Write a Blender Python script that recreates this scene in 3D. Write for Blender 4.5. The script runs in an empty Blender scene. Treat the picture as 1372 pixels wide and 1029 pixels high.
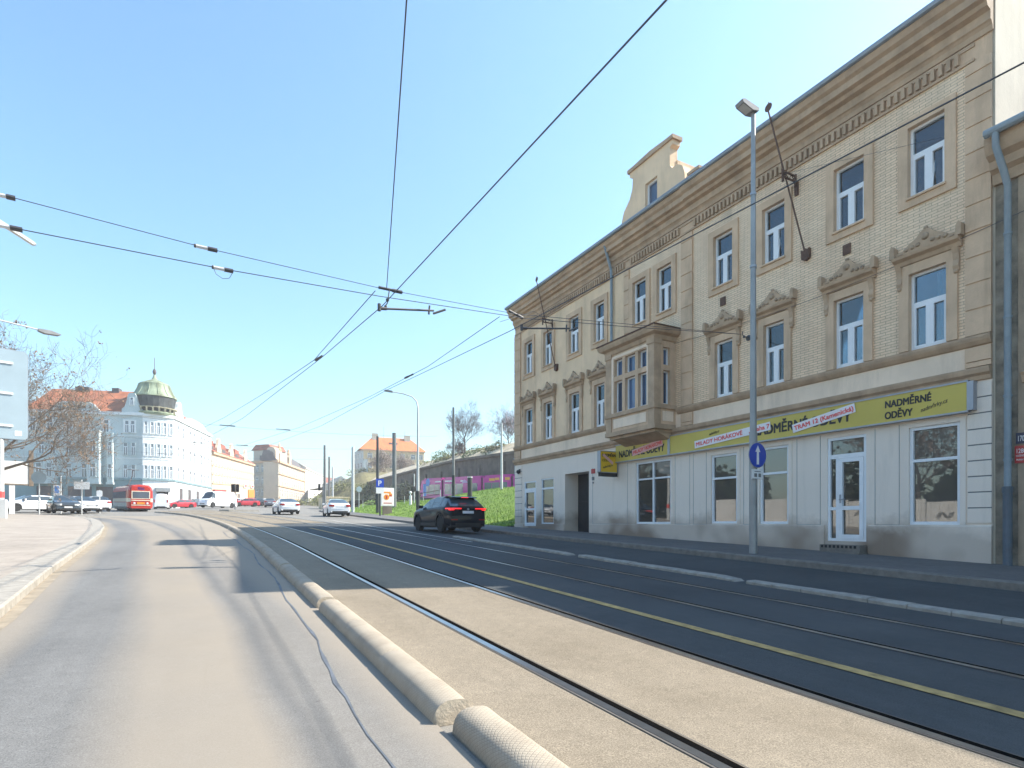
import bpy, bmesh, math, random
from mathutils import Vector, Matrix
random.seed(7)
R = math.radians
SC = bpy.context.scene
COL = SC.collection

# ------------------------------------------------------------------ terrain
def sm(t):
    t = max(0.0, min(1.0, t)); return t*t*(3-2*t)
def g(X, Y):
    z = 0.0372*min(Y, 290) if Y > -60 else 0.0372*-60
    z -= 0.0065*max(0.0, min(Y, 130)-30)*sm((2-X)/8.0)
    z += 0.19*max(0.0, min(1.0, 1-Y/27.0))*sm((X-7)/7.0) if Y > -20 else 0.19*sm((X-7)/7.0)
    return z
def sepx(Y):
    return 1.36 - (0.0020*(Y-16)**2 if Y > 16 else 0)

# ------------------------------------------------------------------ materials
class NT:
    def __init__(s, name):
        s.m = bpy.data.materials.new(name); s.m.use_nodes = True
        s.t = s.m.node_tree; s.t.nodes.clear()
        s.out = s.n('ShaderNodeOutputMaterial'); s.b = s.n('ShaderNodeBsdfPrincipled')
        s.l(s.b.outputs[0], s.out.inputs[0])
    def n(s, k, **kw):
        nd = s.t.nodes.new(k)
        for a, v in kw.items(): setattr(nd, a, v)
        return nd
    def l(s, a, b): s.t.links.new(a, b)
    def co(s, k='Object'):
        return s.n('ShaderNodeTexCoord').outputs[k]
    def mapped(s, src, scale):
        m = s.n('ShaderNodeMapping'); m.inputs['Scale'].default_value = scale; s.l(src, m.inputs[0]); return m.outputs[0]
    def noise(s, vec, scale, detail=4, rough=.6):
        n = s.n('ShaderNodeTexNoise'); n.inputs['Scale'].default_value = scale
        n.inputs['Detail'].default_value = detail; n.inputs['Roughness'].default_value = rough
        s.l(vec, n.inputs['Vector']); return n.outputs['Fac']
    def ramp(s, fac, stops):
        r = s.n('ShaderNodeValToRGB'); e = r.color_ramp.elements
        while len(e) < len(stops): e.new(.5)
        for i, (p, c) in enumerate(stops):
            e[i].position = p; e[i].color = (c, c, c, 1) if not isinstance(c, tuple) else (*c, 1)
        s.l(fac, r.inputs[0]); return r.outputs[0]
    def mix(s, fac, a, b, mode='MIX'):
        m = s.n('ShaderNodeMix', data_type='RGBA', blend_type=mode)
        for sock, v in ((m.inputs[0], fac), (m.inputs[6], a), (m.inputs[7], b)):
            if isinstance(v, (int, float)): sock.default_value = v
            elif isinstance(v, tuple): sock.default_value = (*v, 1)
            else: s.l(v, sock)
        return m.outputs[2]
    def math(s, op, a, b=0.0):
        m = s.n('ShaderNodeMath', operation=op)
        for sock, v in ((m.inputs[0], a), (m.inputs[1], b)):
            if isinstance(v, (int, float)): sock.default_value = v
            else: s.l(v, sock)
        return m.outputs[0]
    def sep(s, v):
        x = s.n('ShaderNodeSeparateXYZ'); s.l(v, x.inputs[0]); return x.outputs
    def base(s, c):
        if isinstance(c, tuple): s.b.inputs['Base Color'].default_value = (*c, 1)
        else: s.l(c, s.b.inputs['Base Color'])
    def rough(s, r):
        if isinstance(r, (int, float)): s.b.inputs['Roughness'].default_value = r
        else: s.l(r, s.b.inputs['Roughness'])
    def bump(s, h, strength=.3, dist=.02):
        b = s.n('ShaderNodeBump'); b.inputs['Strength'].default_value = strength; b.inputs['Distance'].default_value = dist
        s.l(h, b.inputs['Height']); s.l(b.outputs[0], s.b.inputs['Normal'])

def mat(name, c, rough=.7, var=.12, scale=3.0, metal=0.0, bump=0.0, bscale=40, ior=None, stain=0.0, coat=0.0):
    k = NT(name); v = k.co()
    n1 = k.noise(v, scale, 6)
    lo = tuple(x*(1-var) for x in c); hi = tuple(min(1, x*(1+var)) for x in c)
    col = k.ramp(n1, [(.3, lo), (.7, hi)])
    if stain:
        st = k.ramp(k.noise(k.mapped(v, (1, 1, .18)), 1.6, 8, .7), [(.5, 0.0), (.75, stain)])
        col = k.mix(st, col, tuple(x*.45 for x in c))
    k.base(col); k.rough(rough); k.b.inputs['Metallic'].default_value = metal
    if ior: k.b.inputs['IOR'].default_value = ior
    if coat: k.b.inputs['Coat Weight'].default_value = coat; k.b.inputs['Coat Roughness'].default_value = .04
    if bump: k.bump(k.noise(v, bscale, 6), bump, .02)
    return k.m

M = {}
def asphalt(name, c1, c2, dust=None, scale=.35, speck=.5):
    k = NT(name); v = k.co()
    big = k.ramp(k.noise(v, scale, 6, .65), [(.3, 0.0), (.72, 1.0)])
    col = k.mix(big, c1, c2)
    fine = k.noise(v, 110, 4, .85)
    col = k.mix(speck, col, k.ramp(fine, [(.3, .12), (.5, .5), (.70, .92)]), 'OVERLAY')
    vo = k.n('ShaderNodeTexVoronoi', feature='DISTANCE_TO_EDGE'); vo.inputs['Scale'].default_value = .55; k.l(k.mix(.12, v, k.noise(v, 1.2, 5), 'ADD'), vo.inputs['Vector'])
    ck = k.math('MULTIPLY', k.ramp(vo.outputs['Distance'], [(.0, .55), (.006, .0)]), k.ramp(k.noise(v, .3, 3), [(.55, 0.0), (.65, 1.0)]))
    col = k.mix(ck, col, (.05, .045, .04))
    med = k.noise(v, 9, 5, .75)
    col = k.mix(.35, col, k.ramp(med, [(.3, .35), (.7, .62)]), 'OVERLAY')
    st = k.ramp(k.noise(k.mapped(v, (1.1, .035, 1)), 1.0, 6, .7), [(.3, .36), (.7, .62)])
    col = k.mix(.45, col, st, 'OVERLAY')
    blot = k.ramp(k.noise(v, .8, 7, .75), [(.56, 0.0), (.72, .35)])
    col = k.mix(blot, col, tuple(x*.55 for x in c1))
    if dust: col = dust(k, v, col)
    k.base(col); k.rough(.88); k.b.inputs['Specular IOR Level'].default_value = .25
    k.bump(fine, .35, .008)
    return k.m
def lane_dust(k, v, col):
    # wheel-polished and dusty bands along the lane: UV.x = metres across, UV.y = metres along
    uv = k.sep(k.co('UV'))
    wob = k.math('MULTIPLY', k.math('SUBTRACT', k.noise(v, .16, 3), .5), .45)
    u = k.math('ADD', uv[0], wob)
    u = k.math('DIVIDE', u, 3.1)
    band = k.ramp(u, [(0.0, .9), (.08, .7), (.17, 0.0), (.34, .05), (.47, .8), (.66, .9), (.74, .15), (.80, .35), (.88, .35), (.95, .85), (1.0, 1.0)])
    band = k.math('MULTIPLY', band, k.ramp(k.noise(v, .5, 5), [(.2, .65), (.8, 1.0)]))
    col = k.mix(band, col, (.30, .255, .198))
    col = k.mix(k.ramp(u, [(.71, 0.0), (.75, .38), (.79, 0.0)]), col, (.09, .09, .09))
    spots = k.ramp(k.noise(v, 5.5, 3, .6), [(.735, 0.0), (.76, .6)])
    return k.mix(spots, col, (.12, .11, .10))
M['road'] = asphalt('road_asphalt', (.135, .135, .132), (.185, .183, .176), lane_dust, .35, .8)
M['asph'] = asphalt('junction_asphalt', (.18, .17, .155), (.25, .235, .205))
M['lane'] = asphalt('lane_asphalt_and_bed_shade', (.050, .055, .057), (.082, .088, .089))
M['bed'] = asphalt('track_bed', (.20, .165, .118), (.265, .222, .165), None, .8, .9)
def pave(name, c1, c2, sx, sy):
    k = NT(name); v = k.co()
    b = k.n('ShaderNodeTexBrick'); k.l(v, b.inputs['Vector'])
    b.inputs['Scale'].default_value = 1; b.inputs['Brick Width'].default_value = sx; b.inputs['Row Height'].default_value = sy
    b.inputs['Mortar Size'].default_value = .008
    b.inputs['Color1'].default_value = (*c1, 1); b.inputs['Color2'].default_value = (*c2, 1); b.inputs['Mortar'].default_value = (*[x*.85 for x in c1], 1)
    col = k.mix(.5, b.outputs['Color'], k.ramp(k.noise(v, .9, 8, .7), [(.3, .3), (.7, .68)]), 'OVERLAY')
    col = k.mix(.3, col, k.ramp(k.noise(v, 60, 3, .7), [(.3, .3), (.7, .7)]), 'OVERLAY')
    k.base(col); k.rough(.9); k.bump(k.noise(v, 60, 3), .25, .006)
    return k.m
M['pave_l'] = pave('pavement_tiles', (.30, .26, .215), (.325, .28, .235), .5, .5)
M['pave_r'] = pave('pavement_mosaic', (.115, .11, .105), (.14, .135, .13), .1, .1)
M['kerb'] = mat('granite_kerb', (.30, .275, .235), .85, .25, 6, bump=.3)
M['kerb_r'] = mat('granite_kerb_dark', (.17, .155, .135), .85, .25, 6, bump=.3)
M['gutter_strip'] = mat('gutter_setts', (.27, .225, .165), .9, .25, 5, bump=.4)
M['rail'] = mat('rail_steel', (.42, .42, .42), .28, .15, 8, metal=1.0)
M['groove'] = mat('rail_groove', (.006, .006, .006), 1.0); M['groove'].node_tree.nodes['Principled BSDF'].inputs['Specular IOR Level'].default_value = 0
M['railpatch'] = mat('rail_seal', (.10, .09, .08), .9)
M['yline'] = mat('yellow_paint', (.40, .27, .10), .85, .4, 7)
M['wline'] = mat('white_paint', (.55, .54, .50), .8, .3, 9)
M['tar'] = mat('tar_seam', (.10, .11, .125), .7, .4, 3)
def tread():
    k = NT('separator_concrete'); v = k.co('UV'); o = k.co()
    s = k.sep(v)
    a = k.math('ABSOLUTE', k.math('SUBTRACT', k.math('FRACT', k.math('ADD', k.math('MULTIPLY', s[0], 30), k.math('MULTIPLY', s[1], 30))), .5))
    b = k.math('ABSOLUTE', k.math('SUBTRACT', k.math('FRACT', k.math('SUBTRACT', k.math('MULTIPLY', s[0], 30), k.math('MULTIPLY', s[1], 30))), .5))
    h = k.ramp(k.math('MINIMUM', a, b), [(.0, 0.0), (.16, 1.0)])
    col = k.mix(k.noise(o, 7, 6, .7), (.29, .245, .185), (.41, .35, .27))
    col = k.mix(k.ramp(k.noise(o, 2.6, 8, .75), [(.45, 0.0), (.7, .65)]), col, (.19, .15, .11))
    col = k.mix(.2, col, k.mix(h, (.17, .14, .11), (.45, .39, .30)), 'MIX')
    k.base(col); k.rough(.9); k.bump(h, .35, .005)
    return k.m
M['sepk'] = tread()
M['sepend'] = mat('cast_concrete_end', (.40, .335, .25), .92, .2, 9, bump=.4, bscale=40)
def grass():
    k = NT('grass_green'); v = k.co()
    col = k.ramp(k.noise(v, .55, 10, .75), [(.25, (.06, .10, .018)), (.5, (.15, .24, .03)), (.78, (.25, .33, .065))])
    k.base(col); k.rough(.9); k.bump(k.noise(v, 14, 6, .8), .8, .12); return k.m
M['grass'] = grass()
M['blade'] = mat('grass_blades', (.19, .30, .045), .8, .45, .7)
M['scrub'] = mat('scrub_slope', (.17, .15, .07), .95, .4, .4, bump=.8, bscale=3)

def brick():
    k = NT('cream_glazed_brick'); v = k.co(); s = k.sep(v)
    cmb = k.n('ShaderNodeCombineXYZ'); k.l(s[1], cmb.inputs[0]); k.l(s[2], cmb.inputs[1])
    b = k.n('ShaderNodeTexBrick'); k.l(cmb.outputs[0], b.inputs['Vector'])
    b.inputs['Scale'].default_value = 1; b.inputs['Brick Width'].default_value = .25; b.inputs['Row Height'].default_value = .066
    b.inputs['Mortar Size'].default_value = .008; b.inputs['Bias'].default_value = -.1
    b.inputs['Color1'].default_value = (.84, .625, .42, 1); b.inputs['Color2'].default_value = (.74, .54, .35, 1); b.inputs['Mortar'].default_value = (.46, .33, .215, 1)
    col = k.mix(.55, b.outputs['Color'], k.ramp(k.noise(v, .5, 8, .7), [(.3, .36), (.7, .6)]), 'OVERLAY')
    st = k.ramp(k.noise(k.mapped(v, (1, 1, .15)), 1.3, 8, .72), [(.48, 0.0), (.78, .6)])
    col = k.mix(st, col, (.30, .225, .15))
    k.base(col); k.rough(.55); k.bump(b.outputs['Fac'], -.5, .01); return k.m
M['brick'] = brick()
M['stone'] = mat('sandstone_plaster', (.60, .42, .275), .85, .16, 1.3, bump=.25, bscale=25, stain=.65)
M['stone_d'] = mat('sandstone_trim', (.45, .315, .205), .85, .2, 2.0, bump=.35, bscale=25, stain=.6)
M['orn'] = mat('weathered_ornament', (.34, .25, .17), .9, .35, 5, bump=.5, bscale=18)
M['plaster'] = mat('ochre_plaster', (.76, .555, .36), .85, .12, .9, bump=.2, bscale=25, stain=.4)
M['cream'] = mat('cream_panel', (.80, .635, .48), .85, .1, .8, bump=.15, bscale=25, stain=.45)
def shopplaster():
    k = NT('white_shopfront_plaster'); v = k.co(); s = k.sep(v)
    col = k.mix(k.noise(v, .8, 6), (.74, .645, .545), (.84, .735, .63))
    z = k.math('SUBTRACT', s[2], k.math('ADD', .31, k.math('MULTIPLY', s[1], .0297)))
    n = k.math('MULTIPLY', k.noise(v, .9, 7, .65), 1.1)
    dirt = k.ramp(k.math('SUBTRACT', z, n), [(.0, 1.0), (.4, 0.0)])
    dirt = k.math('MULTIPLY', dirt, k.ramp(k.noise(v, .33, 3), [(.42, .45), (.58, 1.0)]))
    col = k.mix(dirt, col, (.26, .195, .145))
    run = k.ramp(k.noise(k.mapped(v, (1, 1, .12)), 2.2, 8, .7), [(.55, 0.0), (.85, .35)])
    col = k.mix(run, col, (.33, .30, .25))
    k.base(col); k.rough(.85); k.bump(k.noise(v, 25, 5), .2, .02); return k.m
M['shop'] = shopplaster()
M['oldplaster'] = mat('aged_grey_plaster', (.33, .255, .18), .9, .28, .9, bump=.5, bscale=10, stain=.7)
M['rubble'] = mat('rubble_stone', (.23, .20, .155), .95, .55, 2.6, bump=1.0, bscale=5)
M['firewall'] = mat('lime_render', (.60, .53, .42), .9, .08, 1.0, bump=.2, bscale=12, stain=.3)
M['white'] = mat('white_window_frame', (.74, .76, .78), .4, .04)
M['zinc'] = mat('zinc_sheet', (.23, .28, .33), .5, .15, 2, metal=.35)
M['pipe'] = mat('painted_pipe', (.21, .27, .31), .45, .15, 3)
M['pipe_d'] = mat('painted_pipe_dark', (.07, .10, .13), .45, .2, 3)
def glass(name, c=(.012, .02, .035), ior=2.3, rough=.02):
    k = NT(name); v = k.co()
    rd = k.n('ShaderNodeObjectInfo').outputs['Random']
    k.base(k.mix(rd, k.mix(k.noise(v, 1.5, 3), c, tuple(x*2.2 for x in c)), tuple(min(1, x*4.5+.01) for x in c))); k.rough(rough); k.b.inputs['IOR'].default_value = ior
    k.bump(k.noise(v, 1.2, 1), .012, .05)
    return k.m
M['glass'] = glass('window_glass', (.010, .024, .05), 1.72)
def pane_glass():
    k = NT('clear_window_glass'); t = k.n('ShaderNodeBsdfTransparent'); t.inputs[0].default_value = (.55, .62, .66, 1)
    gl = k.n('ShaderNodeBsdfGlossy'); gl.inputs['Roughness'].default_value = .015; gl.inputs[0].default_value = (.86, .95, 1, 1)
    fr = k.n('ShaderNodeFresnel'); fr.inputs[0].default_value = 1.75
    rd = k.n('ShaderNodeObjectInfo').outputs['Random']; v = k.co()
    b = k.n('ShaderNodeBump'); b.inputs['Strength'].default_value = .02; b.inputs['Distance'].default_value = .05
    k.l(k.noise(k.mapped(v, (1, 1, .6)), 1.1, 1), b.inputs['Height']); k.l(b.outputs[0], gl.inputs['Normal']); k.l(b.outputs[0], fr.inputs['Normal'])
    m = k.n('ShaderNodeMixShader'); k.l(k.math('ADD', fr.outputs[0], k.math('MULTIPLY', rd, .05)), m.inputs[0]); k.l(t.outputs[0], m.inputs[1]); k.l(gl.outputs[0], m.inputs[2]); k.l(m.outputs[0], k.out.inputs[0])
    return k.m
M['pane'] = pane_glass()
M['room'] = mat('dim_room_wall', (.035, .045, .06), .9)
M['glass_shop'] = glass('shop_glass', (.022, .02, .017), 1.95)
M['glass_car'] = glass('car_glass', (.012, .018, .022), 1.8)
M['glass_far'] = mat('far_window_glass', (.09, .11, .14), .12, .5, .5, ior=2.0)
M['curtain'] = mat('net_curtain', (.5, .5, .48), .9)
M['dark'] = mat('dark_void', (.015, .015, .017), .7)
M['door'] = mat('dark_door_paint', (.018, .02, .025), .35, .3, 4)
M['rust'] = mat('rusty_iron', (.09, .045, .03), .8, .4, 8, bump=.4)
M['yel'] = mat('yellow_sign_panel', (.55, .43, .075), .45, .06, 1.2)
M['yel2'] = mat('yellow_box_panel', (.78, .49, .02), .4, .06, 1.2)
M['ink'] = mat('black_lettering', (.012, .012, .012), .5)
M['banner'] = mat('white_banner', (.78, .74, .74), .6, .05)
M['bannerp'] = mat('pink_banner', (.72, .40, .38), .6, .1)
M['redink'] = mat('red_lettering', (.75, .07, .06), .5)
M['alu'] = mat('grey_aluminium', (.33, .35, .38), .45, .1, metal=.4)
M['galv'] = mat('galvanised_pole', (.30, .31, .31), .5, .2, 1.2, metal=.5)
M['polegrey'] = mat('grey_pole_paint', (.15, .155, .155), .55, .25, 1.0)
M['poledark'] = mat('dark_pole_paint', (.045, .05, .05), .55, .25, 1.0)
M['polelight'] = mat('pale_pole_paint', (.52, .53, .52), .55, .12, 1.0)
M['lampbody'] = mat('lamp_housing', (.22, .22, .22), .5)
M['lampglass'] = mat('lamp_lens', (.5, .5, .48), .2)
M['blue'] = mat('traffic_sign_blue', (.008, .055, .42), .4, .05)
M['signwhite'] = mat('traffic_sign_white', (.75, .75, .74), .45, .05)
M['signback'] = mat('sign_back_aluminium', (.33, .41, .45), .5, .06, 1.0, metal=.15)
M['wire'] = mat('overhead_wire', (.05, .06, .075), .6)
M['insul'] = mat('insulator', (.05, .05, .055), .5)
M['insulw'] = mat('pale_insulator', (.55, .55, .55), .5)
M['redplate'] = mat('red_enamel', (.42, .03, .03), .35)
M['blueplate'] = mat('dark_blue_enamel', (.02, .025, .06), .35)
def paint(name, c, coat=1.0):
    q = mat(name, c, .5, .03, 1.0, coat=coat); q.node_tree.nodes['Principled BSDF'].inputs['Specular IOR Level'].default_value = .1; return q
M['p_black'] = paint('black_car_paint', (.003, .006, .012), .4)
M['p_white'] = paint('white_car_paint', (.78, .78, .78))
M['p_dark'] = paint('charcoal_car_paint', (.035, .045, .055))
M['p_red'] = paint('red_car_paint', (.50, .03, .045))
M['p_grey'] = paint('grey_car_paint', (.20, .18, .20))
M['p_navy'] = paint('navy_car_paint', (.04, .06, .09))
M['tyre'] = mat('tyre_rubber', (.018, .018, .018), .85)
M['rim'] = mat('alloy_rim', (.45, .45, .46), .35, metal=.8)
M['clad'] = mat('black_plastic', (.015, .015, .016), .6)
M['tail'] = mat('tail_lens', (.35, .008, .012), .15)
def emis(name, c, s):
    k = NT(name); k.base(c); k.b.inputs['Emission Color'].default_value = (*c, 1); k.b.inputs['Emission Strength'].default_value = s; k.rough(.2); return k.m
M['tail_on'] = emis('lit_tail_light', (.8, .02, .025), .9)
M['head'] = mat('headlight_lens', (.62, .64, .66), .1, ior=1.9)
M['plate'] = mat('number_plate', (.72, .73, .74), .45)
M['tramred'] = paint('tram_red', (.44, .035, .025), .5)
M['tramcream'] = paint('tram_cream', (.68, .58, .45), .5)
M['tramorange'] = mat('tram_panel_orange', (.70, .25, .02), .4)
M['magenta'] = paint('tram_magenta', (.50, .035, .27), .5)
M['tramteal'] = mat('tram_window_teal', (.06, .11, .11), .1, .3, .4, ior=1.9)
M['lilac'] = mat('tram_lilac', (.55, .33, .56), .5)
M['orange'] = mat('tram_yellow_print', (.75, .38, .03), .5)
M['skyblue'] = mat('tram_blue_print', (.08, .26, .62), .5)
M['tile'] = mat('orange_roof_tiles', (.36, .125, .06), .8, .3, .6, bump=.5, bscale=4)
M['tile_red'] = mat('red_roof_tiles', (.30, .09, .055), .8, .3, .8, bump=.5, bscale=4)
M['tile_brt'] = mat('bright_orange_tiles', (.60, .165, .045), .8, .18, .5, bump=.4, bscale=4)
M['slate'] = mat('dark_slate', (.10, .085, .085), .7, .3, 1)
M['copper'] = None
def copper():
    k = NT('patina_copper'); v = k.co()
    st = k.ramp(k.noise(k.mapped(v, (1, 1, .12)), .9, 7, .7), [(.35, (.10, .11, .06)), (.5, (.24, .29, .19)), (.75, (.33, .38, .26))])
    k.base(st); k.rough(.7); return k.m
M['copper'] = copper()
M['drum'] = mat('dark_drum_boards', (.045, .05, .05), .7, .5, 1.5)
M['gilt'] = mat('worn_stone_rail', (.33, .30, .20), .8, .4, 2)
M['pblue'] = mat('pale_blue_render', (.47, .535, .535), .85, .1, .25, stain=.3)
M['pblue_d'] = mat('grey_blue_plinth', (.20, .29, .31), .85, .12, .3, stain=.3)
M['pwhite'] = mat('white_trim_and_sunlit_wall', (.68, .71, .71), .85, .06, .5)
M['creamb'] = mat('cream_render', (.60, .475, .345), .85, .08, .3, stain=.2)
M['creamt'] = mat('peach_trim', (.62, .40, .24), .85, .1, .3)
M['greyb'] = mat('grey_and_shaded_render', (.47, .43, .35), .85, .12, .3, stain=.3)
M['whiteb'] = mat('white_render', (.66, .63, .57), .85, .06, .3)
M['awn'] = mat('wine_red_fascia', (.33, .06, .05), .7)
M['yelb'] = mat('yellow_render', (.58, .45, .27), .85, .07, .3)
M['yelb_d'] = mat('shaded_yellow_render', (.40, .46, .48), .85, .07, .3)
M['wallst'] = mat('retaining_wall_stone', (.15, .125, .10), .95, .35, .8, bump=.6, bscale=3, stain=.7)
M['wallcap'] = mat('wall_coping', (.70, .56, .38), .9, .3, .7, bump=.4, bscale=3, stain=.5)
M['corr'] = mat('corrugated_steel', (.30, .35, .41), .5, .1, 1, metal=.3)
M['bark'] = mat('bark_brown', (.19, .15, .115), .9, .3, 4, bump=.6, bscale=12)
M['bark_g'] = mat('bark_grey', (.13, .105, .10), .9, .3, 4, bump=.6, bscale=12)
M['seed'] = mat('dry_seed_clusters', (.17, .105, .06), .9, .4, 6)
M['bud'] = mat('spring_buds', (.19, .15, .13), .9, .4, 5)
M['blossom'] = mat('pink_blossom', (.55, .40, .42), .9, .2, 5)
M['leaf'] = mat('evergreen_leaves', (.065, .10, .03), .8, .5, 1.2)
M['leaf2'] = mat('olive_leaves', (.12, .13, .045), .8, .5, 1.2)
M['leafd'] = mat('dark_leaves', (.03, .04, .02), .8, .5, 1.2)
M['poster'] = mat('poster_paper', (.75, .72, .68), .6, .04)
M['fencew'] = mat('white_fence_boards', (.70, .68, .64), .7, .1, 1)
M['red_mark'] = mat('red_marking', (.5, .06, .06), .6)
M['mast'] = mat('thin_mast', (.2, .2, .2), .5)

# ------------------------------------------------------------------ mesh builder
class MB:
    """collects geometry in a local frame: a = along (left to right seen from outside), n = outwards, z = up"""
    def __init__(s, o=(0, 0, 0), u=None):
        s.v = []; s.f = []; s.mi = []; s.uv = {}
        s.o = Vector(o)
        if u is None: s.u = Vector((1, 0, 0)); s.n = Vector((0, 1, 0))
        else:
            s.u = Vector((u[0], u[1], 0)).normalized(); s.n = Vector((s.u.y, -s.u.x, 0))
    def P(s, p): return s.o + s.u*p[0] + s.n*p[1] + Vector((0, 0, p[2]))
    def add(s, vs, fs, m=0):
        b = len(s.v); s.v += [s.P(p) for p in vs]
        for f in fs: s.f.append([b+i for i in f]); s.mi.append(m)
    def box(s, a0, a1, n0, n1, z0, z1, m=0):
        s.add([(a, n, z) for z in (z0, z1) for n in (n0, n1) for a in (a0, a1)],
              [(0, 1, 3, 2), (4, 6, 7, 5), (0, 4, 5, 1), (2, 3, 7, 6), (0, 2, 6, 4), (1, 5, 7, 3)], m)
    def quad(s, p, m=0): s.add(p, [tuple(range(len(p)))], m)
    def prism(s, poly, n0, n1, m=0, axis='n'):
        """polygon in (a,z) extruded along n; axis='a': polygon in (n,z) extruded along a; axis='z': (a,n) along z"""
        k = len(poly)
        f = {'n': lambda p, t: (p[0], t, p[1]), 'a': lambda p, t: (t, p[0], p[1]), 'z': lambda p, t: (p[0], p[1], t)}[axis]
        vs = [f(p, n0) for p in poly]+[f(p, n1) for p in poly]
        s.add(vs, [tuple(range(k)), tuple(range(2*k-1, k-1, -1))]+[(i, (i+1) % k, k+(i+1) % k, k+i) for i in range(k)], m)
    def tube(s, pts, r, sides=6, m=0, cap=True):
        pts = [Vector(p) for p in pts]; k = len(pts)
        rs = r if isinstance(r, (list, tuple)) else [r]*k
        vs = []; prev = None
        for i, p in enumerate(pts):
            d = (pts[min(i+1, k-1)]-pts[max(i-1, 0)])
            if d.length < 1e-9: d = Vector((0, 0, 1))
            d.normalize()
            ref = prev if prev is not None else (Vector((0, 0, 1)) if abs(d.z) < .9 else Vector((1, 0, 0)))
            x = d.cross(ref)
            if x.length < 1e-4: x = d.cross(Vector((1, 0, 0)))
            x.normalize(); y = x.cross(d); prev = y
            for j in range(sides):
                t = 2*math.pi*j/sides; vs.append(tuple(p+(x*math.cos(t)+y*math.sin(t))*rs[i]))
        fs = [(i*sides+j, i*sides+(j+1) % sides, (i+1)*sides+(j+1) % sides, (i+1)*sides+j) for i in range(k-1) for j in range(sides)]
        if cap: fs += [tuple(range(sides-1, -1, -1)), tuple((k-1)*sides+j for j in range(sides))]
        s.add(vs, fs, m)
    def lathe(s, prof, c=(0, 0, 0), seg=20, m=0, axis='z'):
        vs = []; k = len(prof)
        for i in range(seg):
            t = 2*math.pi*i/seg
            for r, h in prof:
                if axis == 'z': vs.append((c[0]+r*math.cos(t), c[1]+r*math.sin(t), c[2]+h))
                elif axis == 'n': vs.append((c[0]+r*math.cos(t), c[1]+h, c[2]+r*math.sin(t)))
                else: vs.append((c[0]+h, c[1]+r*math.cos(t), c[2]+r*math.sin(t)))
        fs = []
        for i in range(seg):
            j = (i+1) % seg
            for q in range(k-1): fs.append((i*k+q, j*k+q, j*k+q+1, i*k+q+1))
        s.add(vs, fs, m)
        for q in (0, k-1):
            if prof[q][0] > 1e-4:
                b = len(s.v)-seg*k
                s.f.append([b+i*k+q for i in range(seg)]); s.mi.append(m)
    def sph(s, c, r, m=0, seg=10, rz=None):
        rz = rz or r
        s.lathe([(r*math.sin(math.pi*i/6), -rz*math.cos(math.pi*i/6)) for i in range(7)], c, seg, m)
    def grid(s, a0, a1, z0, z1, holes, n=0.0, depth=.2, m=0, mf=None, rm=None):
        """wall face in (a,z) with rectangular holes and reveals going inwards"""
        A = sorted({a0, a1, *[min(max(h[i], a0), a1) for h in holes for i in (0, 1)]})
        Z = sorted({z0, z1, *[min(max(h[i], z0), z1) for h in holes for i in (2, 3)]})
        for i in range(len(A)-1):
            for j in range(len(Z)-1):
                ca, cz = (A[i]+A[i+1])/2, (Z[j]+Z[j+1])/2
                if any(h[0] < ca < h[1] and h[2] < cz < h[3] for h in holes): continue
                s.quad([(A[i], n, Z[j]), (A[i+1], n, Z[j]), (A[i+1], n, Z[j+1]), (A[i], n, Z[j+1])], mf(ca, cz) if mf else m)
        for h in holes:
            k = m if rm is None else rm; d = h[4] if len(h) > 4 else depth
            b, e, y, t = h[:4]
            s.quad([(b, n, y), (b, n-d, y), (b, n-d, t), (b, n, t)], k); s.quad([(e, n, y), (e, n-d, y), (e, n-d, t), (e, n, t)], k)
            s.quad([(b, n, y), (e, n, y), (e, n-d, y), (b, n-d, y)], k); s.quad([(b, n, t), (e, n, t), (e, n-d, t), (b, n-d, t)], k)
    def mesh(s, name, mats, smooth=False, fix=True):
        me = bpy.data.meshes.new(name); me.from_pydata([tuple(v) for v in s.v], [], s.f)
        mats = mats if isinstance(mats, (list, tuple)) else [mats]
        for q in mats: me.materials.append(q)
        me.polygons.foreach_set('material_index', s.mi)
        if fix:
            bm = bmesh.new(); bm.from_mesh(me); bmesh.ops.recalc_face_normals(bm, faces=bm.faces); bm.to_mesh(me); bm.free()
        if smooth: me.polygons.foreach_set('use_smooth', [True]*len(me.polygons))
        me.update(); return me
    def build(s, name, mats, parent=None, smooth=False, split=None, **kw):
        o = bpy.data.objects.new(name, s.mesh(name, mats, smooth, **kw)); COL.objects.link(o)
        if parent is not None: link(o, parent)
        if split: md = o.modifiers.new('edges', 'EDGE_SPLIT'); md.split_angle = R(split)
        return o
def wm(o):
    m = o.matrix_basis.copy()
    return wm(o.parent) @ o.matrix_parent_inverse @ m if o.parent else m
def link(o, parent):
    """geometry is modelled in world space: keep it there under its parent"""
    o.parent = parent; o.matrix_parent_inverse = wm(parent).inverted()
def tag(o, label=None, cat=None, group=None, kind=None):
    if label: o['label'] = label
    if cat: o['category'] = cat
    if group: o['group'] = group
    if kind: o['kind'] = kind
    return o
def empty(name, loc, label=None, cat=None, group=None, rz=0):
    o = bpy.data.objects.new(name, None); o.location = loc; o.rotation_euler.z = rz; o.empty_display_size = .3
    COL.objects.link(o); return tag(o, label, cat, group)
def local(o, parent):
    o.parent = parent; return o
def copy_tree(o, parent=None):
    c = o.copy(); COL.objects.link(c)
    if parent is not None: c.parent = parent; c.matrix_parent_inverse = o.matrix_parent_inverse.copy()
    for ch in o.children: copy_tree(ch, c)
    return c
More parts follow.
